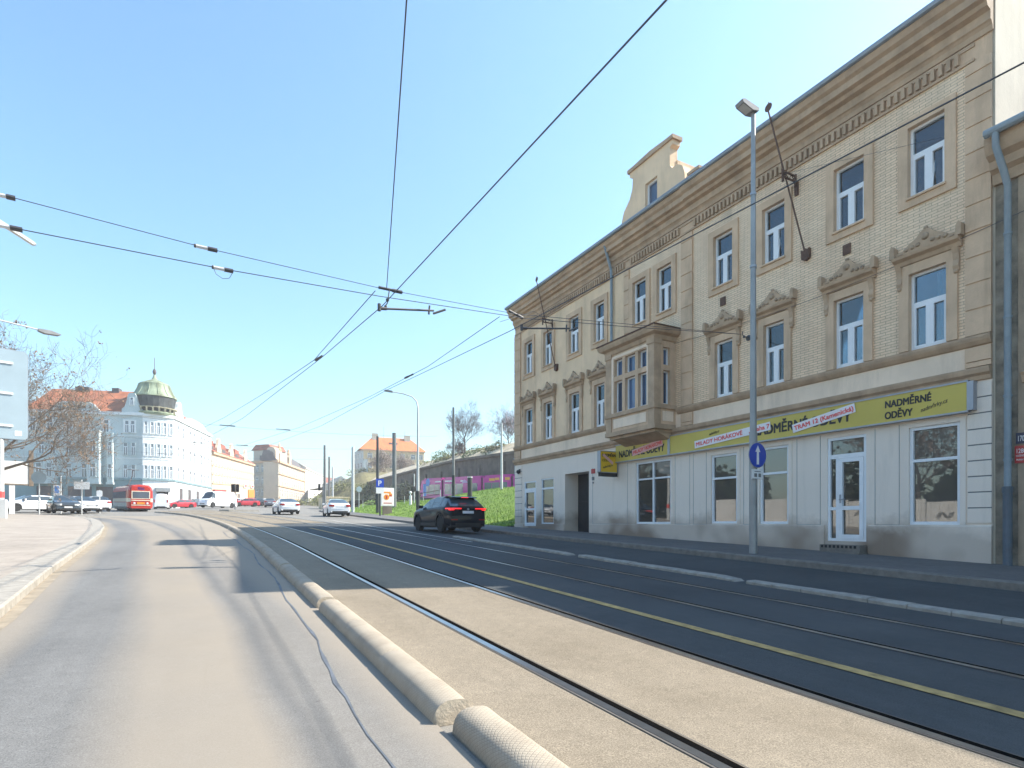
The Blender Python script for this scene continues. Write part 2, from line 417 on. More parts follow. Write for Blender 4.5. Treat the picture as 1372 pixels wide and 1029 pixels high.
def text(name, body, size, frame, a, z, n, m, parent, width=None, shear=0.0, rot=0.0, ext=.004, align='LEFT', bold=0.0):
    """lettering as flat mesh on a facade frame"""
    cu = bpy.data.curves.new(name, 'FONT'); cu.body = body; cu.size = size; cu.extrude = ext; cu.shear = shear; cu.align_x = align
    t = bpy.data.objects.new(name, cu); COL.objects.link(t)
    bpy.context.view_layer.update()
    dg = bpy.context.evaluated_depsgraph_get()
    me = bpy.data.meshes.new_from_object(t.evaluated_get(dg)); me.name = name
    bpy.data.objects.remove(t); me.materials.clear(); me.materials.append(m)
    if width:
        xs = [v.co.x for v in me.vertices]; w = max(xs)-min(xs); k = width/w
        for v in me.vertices: v.co.x *= k
    u, nn = frame.u, frame.n
    mt = Matrix(((u.x, 0, nn.x, 0), (u.y, 0, nn.y, 0), (0, 1, 0, 0), (0, 0, 0, 1)))
    p = frame.P((a, n, z))
    if bold:
        bm = bmesh.new(); bm.from_mesh(me); src = bm.faces[:]
        for i_, (dx, dy) in enumerate(((bold, 0), (0, bold), (bold, bold), (bold*.5, bold*.5))):
            d_ = bmesh.ops.duplicate(bm, geom=src); bmesh.ops.translate(bm, verts=[e for e in d_['geom'] if isinstance(e, bmesh.types.BMVert)], vec=(dx, dy, .0003*(i_+1)))
        bm.to_mesh(me); bm.free()
    me.transform(Matrix.Translation(p) @ mt @ Matrix.Rotation(rot, 4, 'Z'))
    o = bpy.data.objects.new(name, me); COL.objects.link(o)
    if parent is not None: link(o, parent)
    return o
def sheet(name, left, right, ys, off, m, nx=6, uvs=False, kind='structure', parent=None, zf=None):
    """ground strip between two curves x=left(Y), x=right(Y), draped over the terrain"""
    v = []; f = []; uv = []
    for Y in ys:
        a, b = left(Y), right(Y)
        for i in range(nx+1):
            X = a+(b-a)*i/nx; v.append((X, Y, (zf or g)(X, Y)+off)); uv.append((X-a, Y))
    for j in range(len(ys)-1):
        for i in range(nx): f.append((j*(nx+1)+i, j*(nx+1)+i+1, (j+1)*(nx+1)+i+1, (j+1)*(nx+1)+i))
    me = bpy.data.meshes.new(name); me.from_pydata(v, [], f); me.materials.append(m)
    l = me.uv_layers.new(name='UVMap')
    for lp in me.loops: l.data[lp.index].uv = uv[lp.vertex_index]
    o = bpy.data.objects.new(name, me); COL.objects.link(o)
    if kind: o['kind'] = kind
    if parent is not None: link(o, parent)
    return o
def frange(a, b, st):
    n = max(1, int(round((b-a)/st))); return [a+(b-a)*i/n for i in range(n+1)]
# ================================================================== SETTING
XS = [-420, -260, -160, -100, -70, -50, -35, -25, -18, -12, -8, -4, -1, 2, 5, 7.5, 9, 11, 13, 15, 18, 22, 28, 36, 50, 80, 130, 220, 420]
YS = [-120, -80, -50, -30, -15, -5] + frange(0, 140, 5) + [160, 190, 230, 290, 380, 520, 800]
def gsheet():
    v = [(x, y, g(x, y)-.012) for y in YS for x in XS]; n = len(XS)
    f = [(j*n+i, j*n+i+1, (j+1)*n+i+1, (j+1)*n+i) for j in range(len(YS)-1) for i in range(n-1)]
    me = bpy.data.meshes.new('ground'); me.from_pydata(v, [], f); me.materials.append(M['asph'])
    o = bpy.data.objects.new('ground', me); COL.objects.link(o); o['kind'] = 'structure'
gsheet()
KL = [(-10, -1.55), (0, -1.70), (4, -1.80), (8, -1.95), (12, -2.30), (18, -2.70), (23, -3.05), (29.5, -3.75), (36, -4.75), (42, -5.9), (47, -7.3), (51, -9.2), (53.5, -11.5)]
def kerbl(Y):
    if Y <= KL[0][0]: return KL[0][1]
    for (a, x), (b, w) in zip(KL, KL[1:]):
        if Y <= b: return x+(w-x)*(Y-a)/(b-a)
    return KL[-1][1]
YR = frange(-10, 30, 1) + frange(31.5, 80, 1.5)
sheet('road', lambda Y: kerbl(Y) if Y < 53 else sepx(Y)-6.5, lambda Y: sepx(Y)-.12, [y for y in YR if y < 53.4], .004, M['road'], 10)
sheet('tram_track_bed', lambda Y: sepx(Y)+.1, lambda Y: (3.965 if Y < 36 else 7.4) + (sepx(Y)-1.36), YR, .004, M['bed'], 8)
sheet('lane_and_shaded_bed', lambda Y: 3.97 + (sepx(Y)-1.36), lambda Y: 11.28, [y for y in YR if y < 36], .004, M['lane'], 10)  # dark lane tone spread over the track bed to stand for building shade
# wheel tar seam on the left lane
def tar():
    pts = []; v = []; f = []
    for i, Y in enumerate(frange(2.6, 26, .35)):
        x = .86+.16*sm((Y-3)/7)+.03*math.sin(Y*1.3)+random.uniform(-.012, .012)+(-.002*(Y-16)**2 if Y > 16 else 0)-.22*sm((Y-15)/10)
        w = random.choice((.006, .010, .014, .018)); v += [(x-w, Y, g(x, Y)+.008), (x+w, Y, g(x, Y)+.008)]
    f = [(2*i, 2*i+1, 2*i+3, 2*i+2) for i in range(len(v)//2-1)]
    me = bpy.data.meshes.new('tar_seam'); me.from_pydata(v, [], f); me.materials.append(M['tar'])
    o = bpy.data.objects.new('tar_seam', me); COL.objects.link(o); o['kind'] = 'structure'
tar()
# rails
RAILS = [(2.37, 'tram rail nearest the rounded kerb, lying in the sunlit track bed'), (3.86, 'tram rail along the edge of the building shadow'),
         (5.87, 'tram rail just right of the yellow line'), (7.31, 'tram rail beside the low white kerb')]
for x0, lab in RAILS:
    cx = lambda Y, q=0: x0 + (sepx(Y)-1.36)+q
    base = empty('tram_rail', (x0, 3, g(x0, 3)), lab, 'rail', 'tram rails in the street')
    for nm, a, b, off, m in (('rail_head', -.045, .02, .012, 'rail'), ('flange_groove', .02, .085, .010, 'groove'), ('guard_lip', .085, .10, .012, 'railpatch'), ('seal_strip', -.065, -.045, .010, 'railpatch')):
        sheet(nm, lambda Y, a=a: cx(Y, a), lambda Y, b=b: cx(Y, b), YR, off, M[m], 1, kind=None, parent=base)
tag(sheet('yellow_line', lambda Y: 4.70+(sepx(Y)-1.36), lambda Y: 4.84+(sepx(Y)-1.36), [y for y in YR if y < 30], .012, M['yline'], 1))
sheet('lane_line', lambda Y: 8.02-.0012*max(0, Y-16)**2, lambda Y: 8.10-.0012*max(0, Y-16)**2, [y for y in YR if 17 < y < 40], .012, M['wline'], 1)
# left pavement and kerb
sheet('pavement_left', lambda Y: -45, lambda Y: kerbl(Y)-.42, frange(-10, 53.5, 1.5), .12, M['pave_l'], 12).name = 'pavement'
def kerb_strip(name, xf, ys, w, h, m, side, off=0.0, nseg=None):
    mb = MB(); v = []
    for Y in ys:
        x = xf(Y); z = g(x, Y)
        v.append([(x, Y, z-.05), (x, Y, z+h-.02), (x+side*.025, Y, z+h), (x+side*w, Y, z+h+.003), (x+side*w, Y, z-.05)])
    fl = [p for r in v for p in r]; k = 5
    mb.add(fl, [(i*k+j, i*k+j+1, (i+1)*k+j+1, (i+1)*k+j) for i in range(len(v)-1) for j in range(k-1)]+[tuple(range(k)), tuple((len(v)-1)*k+j for j in range(k))])
    o = mb.build(name, M[m]); o['kind'] = 'structure'; return o
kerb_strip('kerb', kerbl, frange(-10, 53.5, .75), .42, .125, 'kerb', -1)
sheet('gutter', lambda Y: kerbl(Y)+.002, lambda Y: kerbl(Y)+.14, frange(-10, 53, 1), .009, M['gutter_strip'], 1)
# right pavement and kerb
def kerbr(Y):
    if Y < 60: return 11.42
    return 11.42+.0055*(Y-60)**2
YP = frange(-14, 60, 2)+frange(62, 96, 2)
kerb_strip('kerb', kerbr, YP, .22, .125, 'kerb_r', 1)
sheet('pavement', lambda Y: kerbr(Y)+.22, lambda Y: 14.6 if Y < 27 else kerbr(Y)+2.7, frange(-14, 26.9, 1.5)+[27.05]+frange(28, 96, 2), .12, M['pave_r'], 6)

# rounded separator kerb, one object per cast length
def separator(y0, y1, lab, r=.14, h=.145, xo=0.0):
    v = []; uv = []; seg = 12; ys = []
    nb = max(1, int(round((y1-y0)/1.25))); L = (y1-y0)/nb
    for b in range(nb):
        a, e = y0+b*L, y0+(b+1)*L
        ys += [(a+.008, 0.93), (a+.03, 1)] + [(a+L*t, 1) for t in (.25, .5, .75)] + [(e-.03, 1), (e-.008, .93)]
    ys[0] = (ys[0][0], .0); ys.insert(1, (y0+.07, .9)); ys[-1] = (ys[-1][0], .0); ys.insert(-1, (y1-.16, .97)); ys[-2], ys[-3] = ys[-2], ys[-3]
    ys = sorted(ys); acc = 0
    for Y, k in ys:
        x = sepx(Y)+xo; z = g(x, Y)
        for j in range(seg+1):
            t = math.pi*j/seg
            v.append((x-r*math.copysign(abs(math.cos(t))**.75, math.cos(t))*(1 if k > .5 else .97), Y, z-.01+h*k*math.sin(t)**.78)); uv.append((Y, t*.16))
    n = seg+1; f = [(i*n+j, i*n+j+1, (i+1)*n+j+1, (i+1)*n+j) for i in range(len(ys)-1) for j in range(seg)]
    f += [tuple(range(n)), tuple((len(ys)-1)*n+j for j in range(n))]
    me = bpy.data.meshes.new('separator_kerb'); me.from_pydata(v, [], f); me.materials.append(M['sepk']); me.materials.append(M['sepend'])
    for pi, pf in enumerate(me.polygons):
        if pi < seg or (len(ys)-2)*seg <= pi: pf.material_index = 1
    l = me.uv_layers.new(name='UVMap')
    for lp in me.loops: l.data[lp.index].uv = uv[lp.vertex_index]
    me.polygons.foreach_set('use_smooth', [True]*len(f))
    o = bpy.data.objects.new('separator_kerb', me); COL.objects.link(o)
    md = o.modifiers.new('edges', 'EDGE_SPLIT'); md.split_angle = R(45)
    tag(o, lab, 'kerb', 'rounded separator kerbs beside the tram track')
separator(-2.5, 3.17, 'nearest rounded concrete separator kerb, cut off by the bottom of the picture', xo=.06)
separator(3.27, 7.32, 'long rounded separator kerb with diamond tread, second from the camera')
separator(7.45, 11.6, 'rounded separator kerb third from the camera, its far end meeting the building shadow')
y = 11.68; k = 4
ORD = ['', '', '', '', 'fourth', 'fifth', 'sixth', 'seventh', 'eighth', 'ninth', 'tenth', 'eleventh', 'twelfth', 'thirteenth', 'fourteenth', 'fifteenth', 'sixteenth', 'seventeenth', 'eighteenth']
while y < 70:
    separator(y, y+4.1, 'rounded separator kerb in the curving row, %s from the camera' % ORD[k]); y += 4.2; k += 1
# low white kerb between tram track and lane
def whitekerb(y0, y1, lab):
    mb = MB(); nb = max(1, int(round((y1-y0)/.52))); L = (y1-y0)/nb
    for b in range(nb):
        a, e = y0+b*L+.006, y0+(b+1)*L-.006; jz = random.uniform(-.006, .006)
        xa, xb = 8.36, 8.62
        za, zb = g(8.5, a), g(8.5, e); h = .065+jz
        ps = [(-.0, -.03), (.0, h-.02), (.03, h), (.23, h), (.26, h-.02), (.26, -.03)]
        v = [(xa+p[0], a, za+p[1]) for p in ps]+[(xa+p[0], e, zb+p[1]) for p in ps]
        if b == 0: v[1:5] = [(p[0], p[1]+.12, p[2]-.02) for p in v[1:5]]
        mb.add(v, [tuple(range(6)), tuple(range(11, 5, -1))]+[(i, (i+1) % 6, 6+(i+1) % 6, 6+i) for i in range(6)])
    tag(mb.build('divider_kerb', M['kerb']), lab, 'kerb', 'low white divider kerbs')
whitekerb(-3, 6.96, 'low pale stone divider kerb between tram track and lane, nearer the camera')
whitekerb(7.12, 12.1, 'low pale stone divider kerb opposite the shop door, shorter middle piece')
whitekerb(12.5, 20.5, 'low pale stone divider kerb leading towards the black car')

# grass bank, track formation, hillside on the right
def bank(X, Y):
    x0 = kerbr(Y)+2.7 if Y > 27 else 14.1
    amp = 2.75 if Y < 46 else 2.75+(1.3-2.75)*sm((Y-46)/26) if Y < 72 else 1.3+(.7-1.3)*sm((Y-72)/38)
    t = (X-x0)/(25.0-x0) if x0 < 24 else 1
    z = .11+amp*(.55*max(0, min(1, t))+.45*sm(t))
    if X > 25: z = z+(1.72-z)*sm((X-25)/3.0)
    return g(min(X, 26), Y)+z
YB = frange(26.95, 60, 1)+frange(62, 132, 2)
sheet('grass_bank', lambda Y: kerbr(Y)+2.68 if Y > 27 else 14.55, lambda Y: 27.5 if kerbr(Y) < 22 else kerbr(Y)+6, YB, 0, M['grass'], 22, zf=bank)
sheet('tram_formation', lambda Y: 27.5, lambda Y: 40, YB, 0, M['asph'], 4, zf=bank)
def grass_tufts():
    v = []; f = []; rnd = random.Random(3)
    for i in range(26000):
        Y = 27.2+(rnd.random()**1.5)*58; x0 = kerbr(Y)+2.72
        X = x0+rnd.random()*(26-x0); z = bank(X, Y); a = rnd.uniform(0, 6.28); h = rnd.uniform(.05, .17); w = rnd.uniform(.012, .03)
        dx, dy = math.cos(a)*w, math.sin(a)*w; b = len(v)
        v += [(X-dx, Y-dy, z-.01), (X+dx, Y+dy, z-.01), (X+rnd.uniform(-.08, .08), Y+rnd.uniform(-.08, .08), z+h)]; f.append((b, b+1, b+2))
    me = bpy.data.meshes.new('grass'); me.from_pydata(v, [], f); me.materials.append(M['blade'])
    o = bpy.data.objects.new('grass', me); COL.objects.link(o); tag(o, 'short green grass covering the bank beside the pavement', 'grass', None, 'stuff')
grass_tufts()
def hillz(X, Y):
    # rises from the street beyond the wall's far end up to the wall-top level
    t = sm((X-20-.12*(Y-130))/14.0)
    return g(X, Y)+(9.0 if Y < 150 else 8.4)*t*sm((Y-126)/22)
sheet('hillside', lambda Y: 14+.18*(Y-125), lambda Y: 44, frange(124, 230, 3), -.1, M['scrub'], 24, zf=hillz)
sheet('hilltop', lambda Y: 38.2, lambda Y: 150, frange(40, 260, 10), 0, M['scrub'], 16, zf=lambda X, Y: 11.2+.02*(Y-60)+.05*max(0, X-44))

# ================================================================== MAIN BUILDING
XF = 14.5; YL = 26.8; YRt = 5.86
FB = lambda: MB((XF, YL, 0), (0, -1))      # a = YL - Y, n towards the street
def a_(Y): return YL-Y
LEN = YL-YRt
B = empty('apartment_building', (XF+6, (YL+YRt)/2, .6), 'long three storey corner house of cream brick and sandstone with shops below', 'building')
W2 = [(27.83, 27.05), (25.79, 24.99)]
def yy(l, r): return a_(l), a_(r)
win2 = [yy(*p) for p in [(25.72, 24.93), (23.85, 23.08), (21.65, 20.88), (19.76, 19.05), (17.27, 16.52), (15.93, 15.19), (13.30, 12.54), (11.45, 10.71), (9.27, 8.49), (7.48, 6.72)]]
win1 = [yy(*p) for p in [(25.72, 24.90), (23.83, 23.06), (21.60, 20.83), (19.72, 19.02), (13.24, 12.53), (11.41, 10.73), (9.27, 8.50), (7.46, 6.69)]]
Z2 = (8.89, 10.53); Z1 = (5.35, 7.12)
shopw = {'A': (*yy(17.12, 15.25), 1.30, 3.62), 'B': (*yy(13.42, 12.38), 1.32, 3.52), 'C': (*yy(11.57, 10.61), 1.31, 3.55), 'D': (*yy(7.47, 6.44), 1.30, 3.55)}
shopdoor = (*yy(9.47, 8.46), .87, 3.56)
ldoor = (*yy(25.80, 24.62), 1.17, 3.43); lwin = (*yy(24.14, 22.98), 1.27, 3.48); entry = (*yy(22.02, 20.17), .90, 3.55, .72)
upper = [(*w, *Z2, .2) for w in win2]+[(*w, *Z1, .2) for w in win1]
pil = [yy(*p) for p in [(26.8, 26.15), (17.78, 17.48), (14.72, 14.20), (6.33, 5.86)]]
def wallmat(a, z):
    if z < 4.45: return 2
    for p, q in pil:
        if p < a < q: return 0
    if z < 5.33: return 3
    if z > 11.2: return 0
    if a > a_(14.2): return 1
    if a_(17.48) < a < a_(14.72): return 1
    return 4
wm_ = FB()
zb = -.6
extra = [(p, q, zb-1, zb-1) for p, q in pil]+[(0, 0, 4.45, 4.45), (0, 0, 5.33, 5.33), (0, 0, 11.2, 11.2), (0, 0, 8.3, 8.3)]
holes = upper+[(*shopw[k], .16) for k in shopw]+[(*shopdoor, .14), (*ldoor, .12), (*lwin, .12), entry]
def grid_with_lines(mb, holes, extra):
    A = sorted({0, LEN, *[h[i] for h in holes for i in (0, 1)], *[e[i] for e in extra for i in (0, 1)]})
    A = [a for a in A if 0 <= a <= LEN]
    Z = sorted({zb, 11.9, *[h[i] for h in holes for i in (2, 3)], *[e[i] for e in extra for i in (2, 3) if e[i] > zb]})
    for i in range(len(A)-1):
        for j in range(len(Z)-1):
            ca, cz = (A[i]+A[i+1])/2, (Z[j]+Z[j+1])/2
            if any(h[0] < ca < h[1] and h[2] < cz < h[3] for h in holes): continue
            mb.quad([(A[i], 0, Z[j]), (A[i+1], 0, Z[j]), (A[i+1], 0, Z[j+1]), (A[i], 0, Z[j+1])], wallmat(ca, cz))
    for h in holes:
        b, e, y, t = h[:4]; d = h[4]; k = 2 if t < 4.4 else 0
        mb.quad([(b, 0, y), (b, -d, y), (b, -d, t), (b, 0, t)], k); mb.quad([(e, 0, y), (e, -d, y), (e, -d, t), (e, 0, t)], k)
        mb.quad([(b, 0, y), (e, 0, y), (e, -d, y), (b, -d, y)], k); mb.quad([(b, 0, t), (e, 0, t), (e, -d, t), (b, -d, t)], k)
grid_with_lines(wm_, holes, extra)
wm_.build('wall', [M['stone'], M['brick'], M['shop'], M['cream'], M['plaster']], B, fix=False)
# the body behind: side and back walls, right-hand fire wall rising above the neighbour
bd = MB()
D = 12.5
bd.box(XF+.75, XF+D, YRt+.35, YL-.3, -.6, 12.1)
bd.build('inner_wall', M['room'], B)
sd = MB()
sd.quad([(XF, YL, zb), (XF+D, YL, zb), (XF+D, YL, 12.1), (XF+D/2, YL, 16.4), (XF, YL, 12.1)])
sd.quad([(XF+D, YL, zb), (XF+D, YRt, zb), (XF+D, YRt, 12.1), (XF+D, YL, 12.1)])
sd.build('side_wall', M['plaster'], B)
fw = MB()
fw.prism([(XF+.03, -.6), (XF+D, -.6), (XF+D, 12.4), (XF+D/2, 17.0), (XF+.05, 12.75)], YRt-.03, YRt+.3)
fw.build('fire_wall', M['firewall'], B)
rf = MB()
ez = 12.62
for s_, x0, x1 in ((0, XF-.54, XF+D/2), (1, XF+D+.5, XF+D/2)):
    rf.quad([(x0, YL+.03, ez), (x0, YRt-.02, ez), (x1, YRt+.3, 16.7), (x1, YL+.03, 16.7)])
    rf.quad([(x0, YL+.03, ez-.06), (x0, YRt-.02, ez-.06), (x1, YRt+.3, 16.64), (x1, YL+.03, 16.64)])
rf_o = rf.build('roof', M['slate'], B)
# cornice profile swept along the eave, returning at the far corner
cor = MB((XF, YL, 0), (0, -1))
prof = [(0, 11.62), (.05, 11.62), (.07, 11.72), (.12, 11.78), (.16, 11.80), (.16, 11.98), (.30, 12.02), (.34, 12.10), (.46, 12.14), (.46, 12.30), (.55, 12.36), (.60, 12.48), (.60, 12.56), (0, 12.60)]
k = len(prof)
vs = []
for a, e in ((-1, 0), (LEN+.0, 1)):
    for n, z in prof: vs.append(((-.03 if e == 0 else LEN+.02), n*.86, z))
cor.add(vs, [(i, (i+1) % k, k+(i+1) % k, k+i) for i in range(k)]+[tuple(range(k)), tuple(range(2*k-1, k-1, -1))])
# vertical break in the cornice where the right-hand part stands forward
vs = [((a_(14.25) if e == 0 else LEN+.025), n*.93+.0, z+.004) for e in (0, 1) for n, z in prof]
cor.add(vs, [(i, (i+1) % k, k+(i+1) % k, k+i) for i in range(k)]+[tuple(range(k))])
cor.build('cornice', M['stone_d'], B)
gt = MB((XF, YL, 0), (0, -1)); gt.tube([(-.03, .56, 12.57), (LEN+.03, .58, 12.57)], .075, 8); gt.build('gutter', M['zinc'], B)
# dentil frieze
dt = FB(); a = .75
dt.box(.0, LEN-.31, 0, .05, 11.20, 11.26); dt.box(0, LEN-.31, 0, .03, 11.52, 11.6)
while a < LEN-.6:
    if not any(p-.05 < a < q+.05 for p, q in pil): dt.box(a, a+.075, 0, .095, 11.28, 11.52)
    a += .155
dt.build('dentil_frieze', M['stone_d'], B)
# pilasters with rusticated joints
for p, q in pil:
    pb = FB(); z = 5.34
    while z < 11.15:
        t = min(z+.56, 11.18); pb.box(p+.003, q-.003, 0, .06, z, t-.035); z += .56
    pb.box(p+.01, q-.01, 0, .035, 5.34, 11.18); pb.box(p, q, .0, .065, 4.78, 5.08); pb.box(p, q, 0, .065, 4.66, 4.76)
    pb.build('pilaster', M['stone'], B)
# ledges
lg = FB()
for seg in ((0, a_(17.78)), (a_(14.9), LEN)):
    p, q = seg
    lg.prism([(0, 5.10), (.05, 5.12), (.11, 5.20), (.13, 5.26), (.13, 5.31), (0, 5.335)], p, q, axis='a')
    lg.prism([(0, 4.36), (.06, 4.37), (.08, 4.45), (.15, 4.50), (.17, 4.58), (.17, 4.62), (0, 4.66)], p, q, axis='a')
lg.prism([(0, 4.36), (.06, 4.37), (.08, 4.45), (.15, 4.50), (.17, 4.58), (.17, 4.62), (0, 4.66)], a_(17.78), a_(14.9), axis='a')
lg.build('ledge', M['stone_d'], B)
# window surrounds
def surround(mb, w, z0, z1, sill):
    a, b = w; t = .215
    mb.box(a-t, a, 0, .055, z0-(t if sill else 0), z1+t); mb.box(b, b+t, 0, .055, z0-(t if sill else 0), z1+t)
    mb.box(a, b, 0, .052, z1, z1+t)
    if sill: mb.box(a, b, 0, .052, z0-t, z0); mb.box(a-.03, b+.03, .0, .10, z0-.045, z0)
for w in win2:
    s_ = FB(); surround(s_, w, *Z2, True); s_.build('window_surround', M['stone'], B)
for w in win1:
    s_ = FB(); surround(s_, w, *Z1, False); s_.build('window_surround', M['stone'], B)
# ornamental hoods over first-floor windows
def hood(c):
    h = FB(); W = .68
    h.prism([(0, 7.34), (.06, 7.36), (.10, 7.44), (.20, 7.49), (.22, 7.55), (0, 7.58)], c-W, c+W, axis='a')
    for s in (-1, 1):
        h.prism([(0, 6.85), (.05, 6.85), (.09, 6.95), (.06, 7.08), (.09, 7.22), (.15, 7.34), (0, 7.34)], c+s*(W-.1)-.055, c+s*(W-.1)+.055, axis='a')
        h.sph((c+s*(W-.1), .06, 6.83), .05)
        h.prism([(c+s*W-.06, 7.56), (c+s*W+.05, 7.56), (c+s*W+.05, 7.80), (c+s*W, 7.86), (c+s*W-.05, 7.78)], .02, .20)
    pts = [(c-W+.04, 7.57), (c+W-.04, 7.57), (c+W-.04, 7.66), (c+W-.2, 7.68), (c+.34, 7.79), (c+.2, 7.86), (c+.1, 7.97), (c, 8.02), (c-.1, 7.97), (c-.2, 7.86), (c-.34, 7.79), (c-W+.2, 7.68), (c-W+.04, 7.66)]
    h.prism(pts, 0, .12)
    h.build('hood_mould', M['stone_d'], B)
    o = FB()
    for t in (-.40, -.27, -.15, .15, .27, .40): o.lathe([(.001, .17), (.035, .16), (.052, .12)], (c+t, 0, 7.665+.055*(1-abs(t)/.5)), 8, axis='n')
    o.lathe([(.001, .185), (.06, .17), (.085, .12)], (c, 0, 7.84), 10, axis='n'); o.sph((c, .09, 8.03), .05)
    for t in (-.52, .52): o.box(c+t-.05, c+t+.05, .11, .14, 7.60, 7.63)
    o.build('rosettes', M['orn'], B)
for w in win1: hood((w[0]+w[1])/2)
# rusticated corners of the shop storey
for p, q in ((0, .75), (a_(6.30), LEN)):
    qb = FB(); z = 1.34
    while z < 4.3:
        qb.box(p+.004, q-.004, 0, .03, z, min(z+.335, 4.34)-.028); z += .335
    qb.build('quoins', M['shop'], B)
    qj = FB(); z = 1.34
    while z+.335 < 4.3: qj.box(p+.01, q-.01, .001, .024, z+.309, z+.333); z += .335
    qj.build('quoin_joints', M['polegrey'], B)
for_pl = []
def plinth(p, q):
    pl = FB(); pl.prism([(0, zb), (.05, zb), (.05, 1.262), (.03, 1.285), (0, 1.285)], p, q, axis='a'); pl.build('plinth', M['shop'], B)
plinth(.0, ldoor[0]-.06)
#([(0, zb), (.05, zb), (.05, 1.262), (.03, 1.285), (0, 1.285)], .0, ldoor[0]-.06, axis='a')
for p, q in ((ldoor[1]+.06, entry[0]-.04), (entry[1]+.08, shopdoor[0]-.07), (shopdoor[1]+.07, LEN)): plinth(p, q)
# shallow panels beside the shop windows
for p, q in ((a_(12.15), a_(11.75)), (a_(10.36), a_(9.66)), (a_(8.25), a_(7.68)), (a_(14.2), a_(13.62)), (a_(15.05), a_(14.35)), (a_(19.9), a_(17.6))):
    pn = FB()
    for x, y_ in ((p, p+.012), (q-.012, q)): pn.box(x, y_, .0, .008, 1.29, 3.66)
    pn.box(p, q, 0, .008, 1.287, 1.299); pn.build('panel_joint', M['galv'], B)
for k_ in shopw:
    tr = FB(); p, q, z0, z1 = shopw[k_]
    tr.box(p-.11, p, 0, .02, z0-.02, z1+.1); tr.box(q, q+.11, 0, .02, z0-.02, z1+.1); tr.box(p, q, 0, .018, z1, z1+.1)
    tr.build('shop_window_trim', M['shop'], B)

# ------------------------------------------------------------------ windows
def frame_bars(mb, w, h, bars_v=(), bars_h=(), t=.055, d=.06, m=0):
    mb.box(0, t, 0, d, 0, h, m); mb.box(w-t, w, 0, d, 0, h, m); mb.box(t, w-t, 0, d, 0, t, m); mb.box(t, w-t, 0, d, h-t, h, m)
    for (x, z0, z1, tt) in bars_v: mb.box(x-tt/2, x+tt/2, 0, d+.008, z0, z1, m)
    for (z, x0, x1, tt) in bars_h: mb.box(x0, x1, 0, d+.004, z-tt/2, z+tt/2, m)
def sash_window(w, zz, depth, curtain=None, tilt=False):
    a, b = w; z0, z1 = zz; W, H = b-a, z1-z0; o = (XF+depth, YL-a, z0)
    mb = MB(o, (0, -1)); tz = H*.60
    frame_bars(mb, W, H, [(W/2, .05, tz, .085)], [(tz, .05, W-.05, .085)])
    for x0, x1 in ((.055, W/2-.042), (W/2+.042, W-.055)):
        for r_ in ((x0, x0+.04, .055, tz-.04), (x1-.04, x1, .055, tz-.04)): mb.box(r_[0], r_[1], .01, .068, r_[2], r_[3])
        mb.box(x0+.04, x1-.04, .01, .066, .055, .10); mb.box(x0+.04, x1-.04, .01, .066, tz-.085, tz-.043)
    f = mb.build('window', M['white'], B)
    gl = MB(o, (0, -1)); gl.box(.03, W-.03, .004, .012, .03, H-.03); gl.build('pane', M['pane'], f)
    if tilt:
        t = MB(o, (0, -1)); x0, x1 = W/2+.05, W-.06
        t.add([(x0, .07, .07), (x0+.05, .07, .07), (x0+.05, -.06, tz-.06), (x0, -.06, tz-.06), (x0, .10, .07), (x0+.05, .10, .07), (x0+.05, -.03, tz-.06), (x0, -.03, tz-.06)], [(0, 1, 2, 3), (4, 5, 6, 7), (0, 1, 5, 4), (1, 2, 6, 5), (2, 3, 7, 6), (3, 0, 4, 7)])
        t.build('tilted_sash', M['white'], f)
    if curtain:
        c = MB(o, (0, -1))
        for x0, x1 in curtain:
            k2 = 8
            c.add([(x0*W+(x1-x0)*W*i/k2, -.06+.012*(i % 2), z) for z in (.05, H-.1) for i in range(k2+1)], [(i, i+1, k2+2+i, k2+1+i) for i in range(k2)])
        c.build('curtain', M['curtain'], f)
    return f
CUR = [None, ((.04, .3), (.7, .96)), ((.04, .96),), None, ((.05, .34),), ((.62, .96),), None, ((.04, .22), (.78, .96))]
for i, w in enumerate(win2): sash_window(w, Z2, .14, CUR[(i*3+1) % 8], i in (7, 9))
for i, w in enumerate(win1): sash_window(w, Z1, .14, CUR[(i*5+2) % 8])
def shop_window(k_, bars_v, bars_h, name='shop_window', rect=None, depth=.10):
    p, q, z0, z1 = rect or shopw[k_]; W, H = q-p, z1-z0; o = (XF+depth, YL-p, z0)
    mb = MB(o, (0, -1)); frame_bars(mb, W, H, bars_v(W, H), bars_h(W, H), .07, .07)
    f = mb.build(name, M['white'], B)
    gl = MB(o, (0, -1)); gl.box(.03, W-.03, .006, .014, .03, H-.03); gl.build('pane', M['glass_shop'], f)
    return f
shop_window('A', lambda W, H: [(W*.5, .05, H-.05, .07)], lambda W, H: [(H*.72, .05, W-.05, .06)])
for q in 'BCD': shop_window(q, lambda W, H: [], lambda W, H: [(H*.655, .05, W-.05, .065)])
shop_window('', lambda W, H: [], lambda W, H: [(H*.78, .05, W-.05, .09)], 'shop_window', lwin)
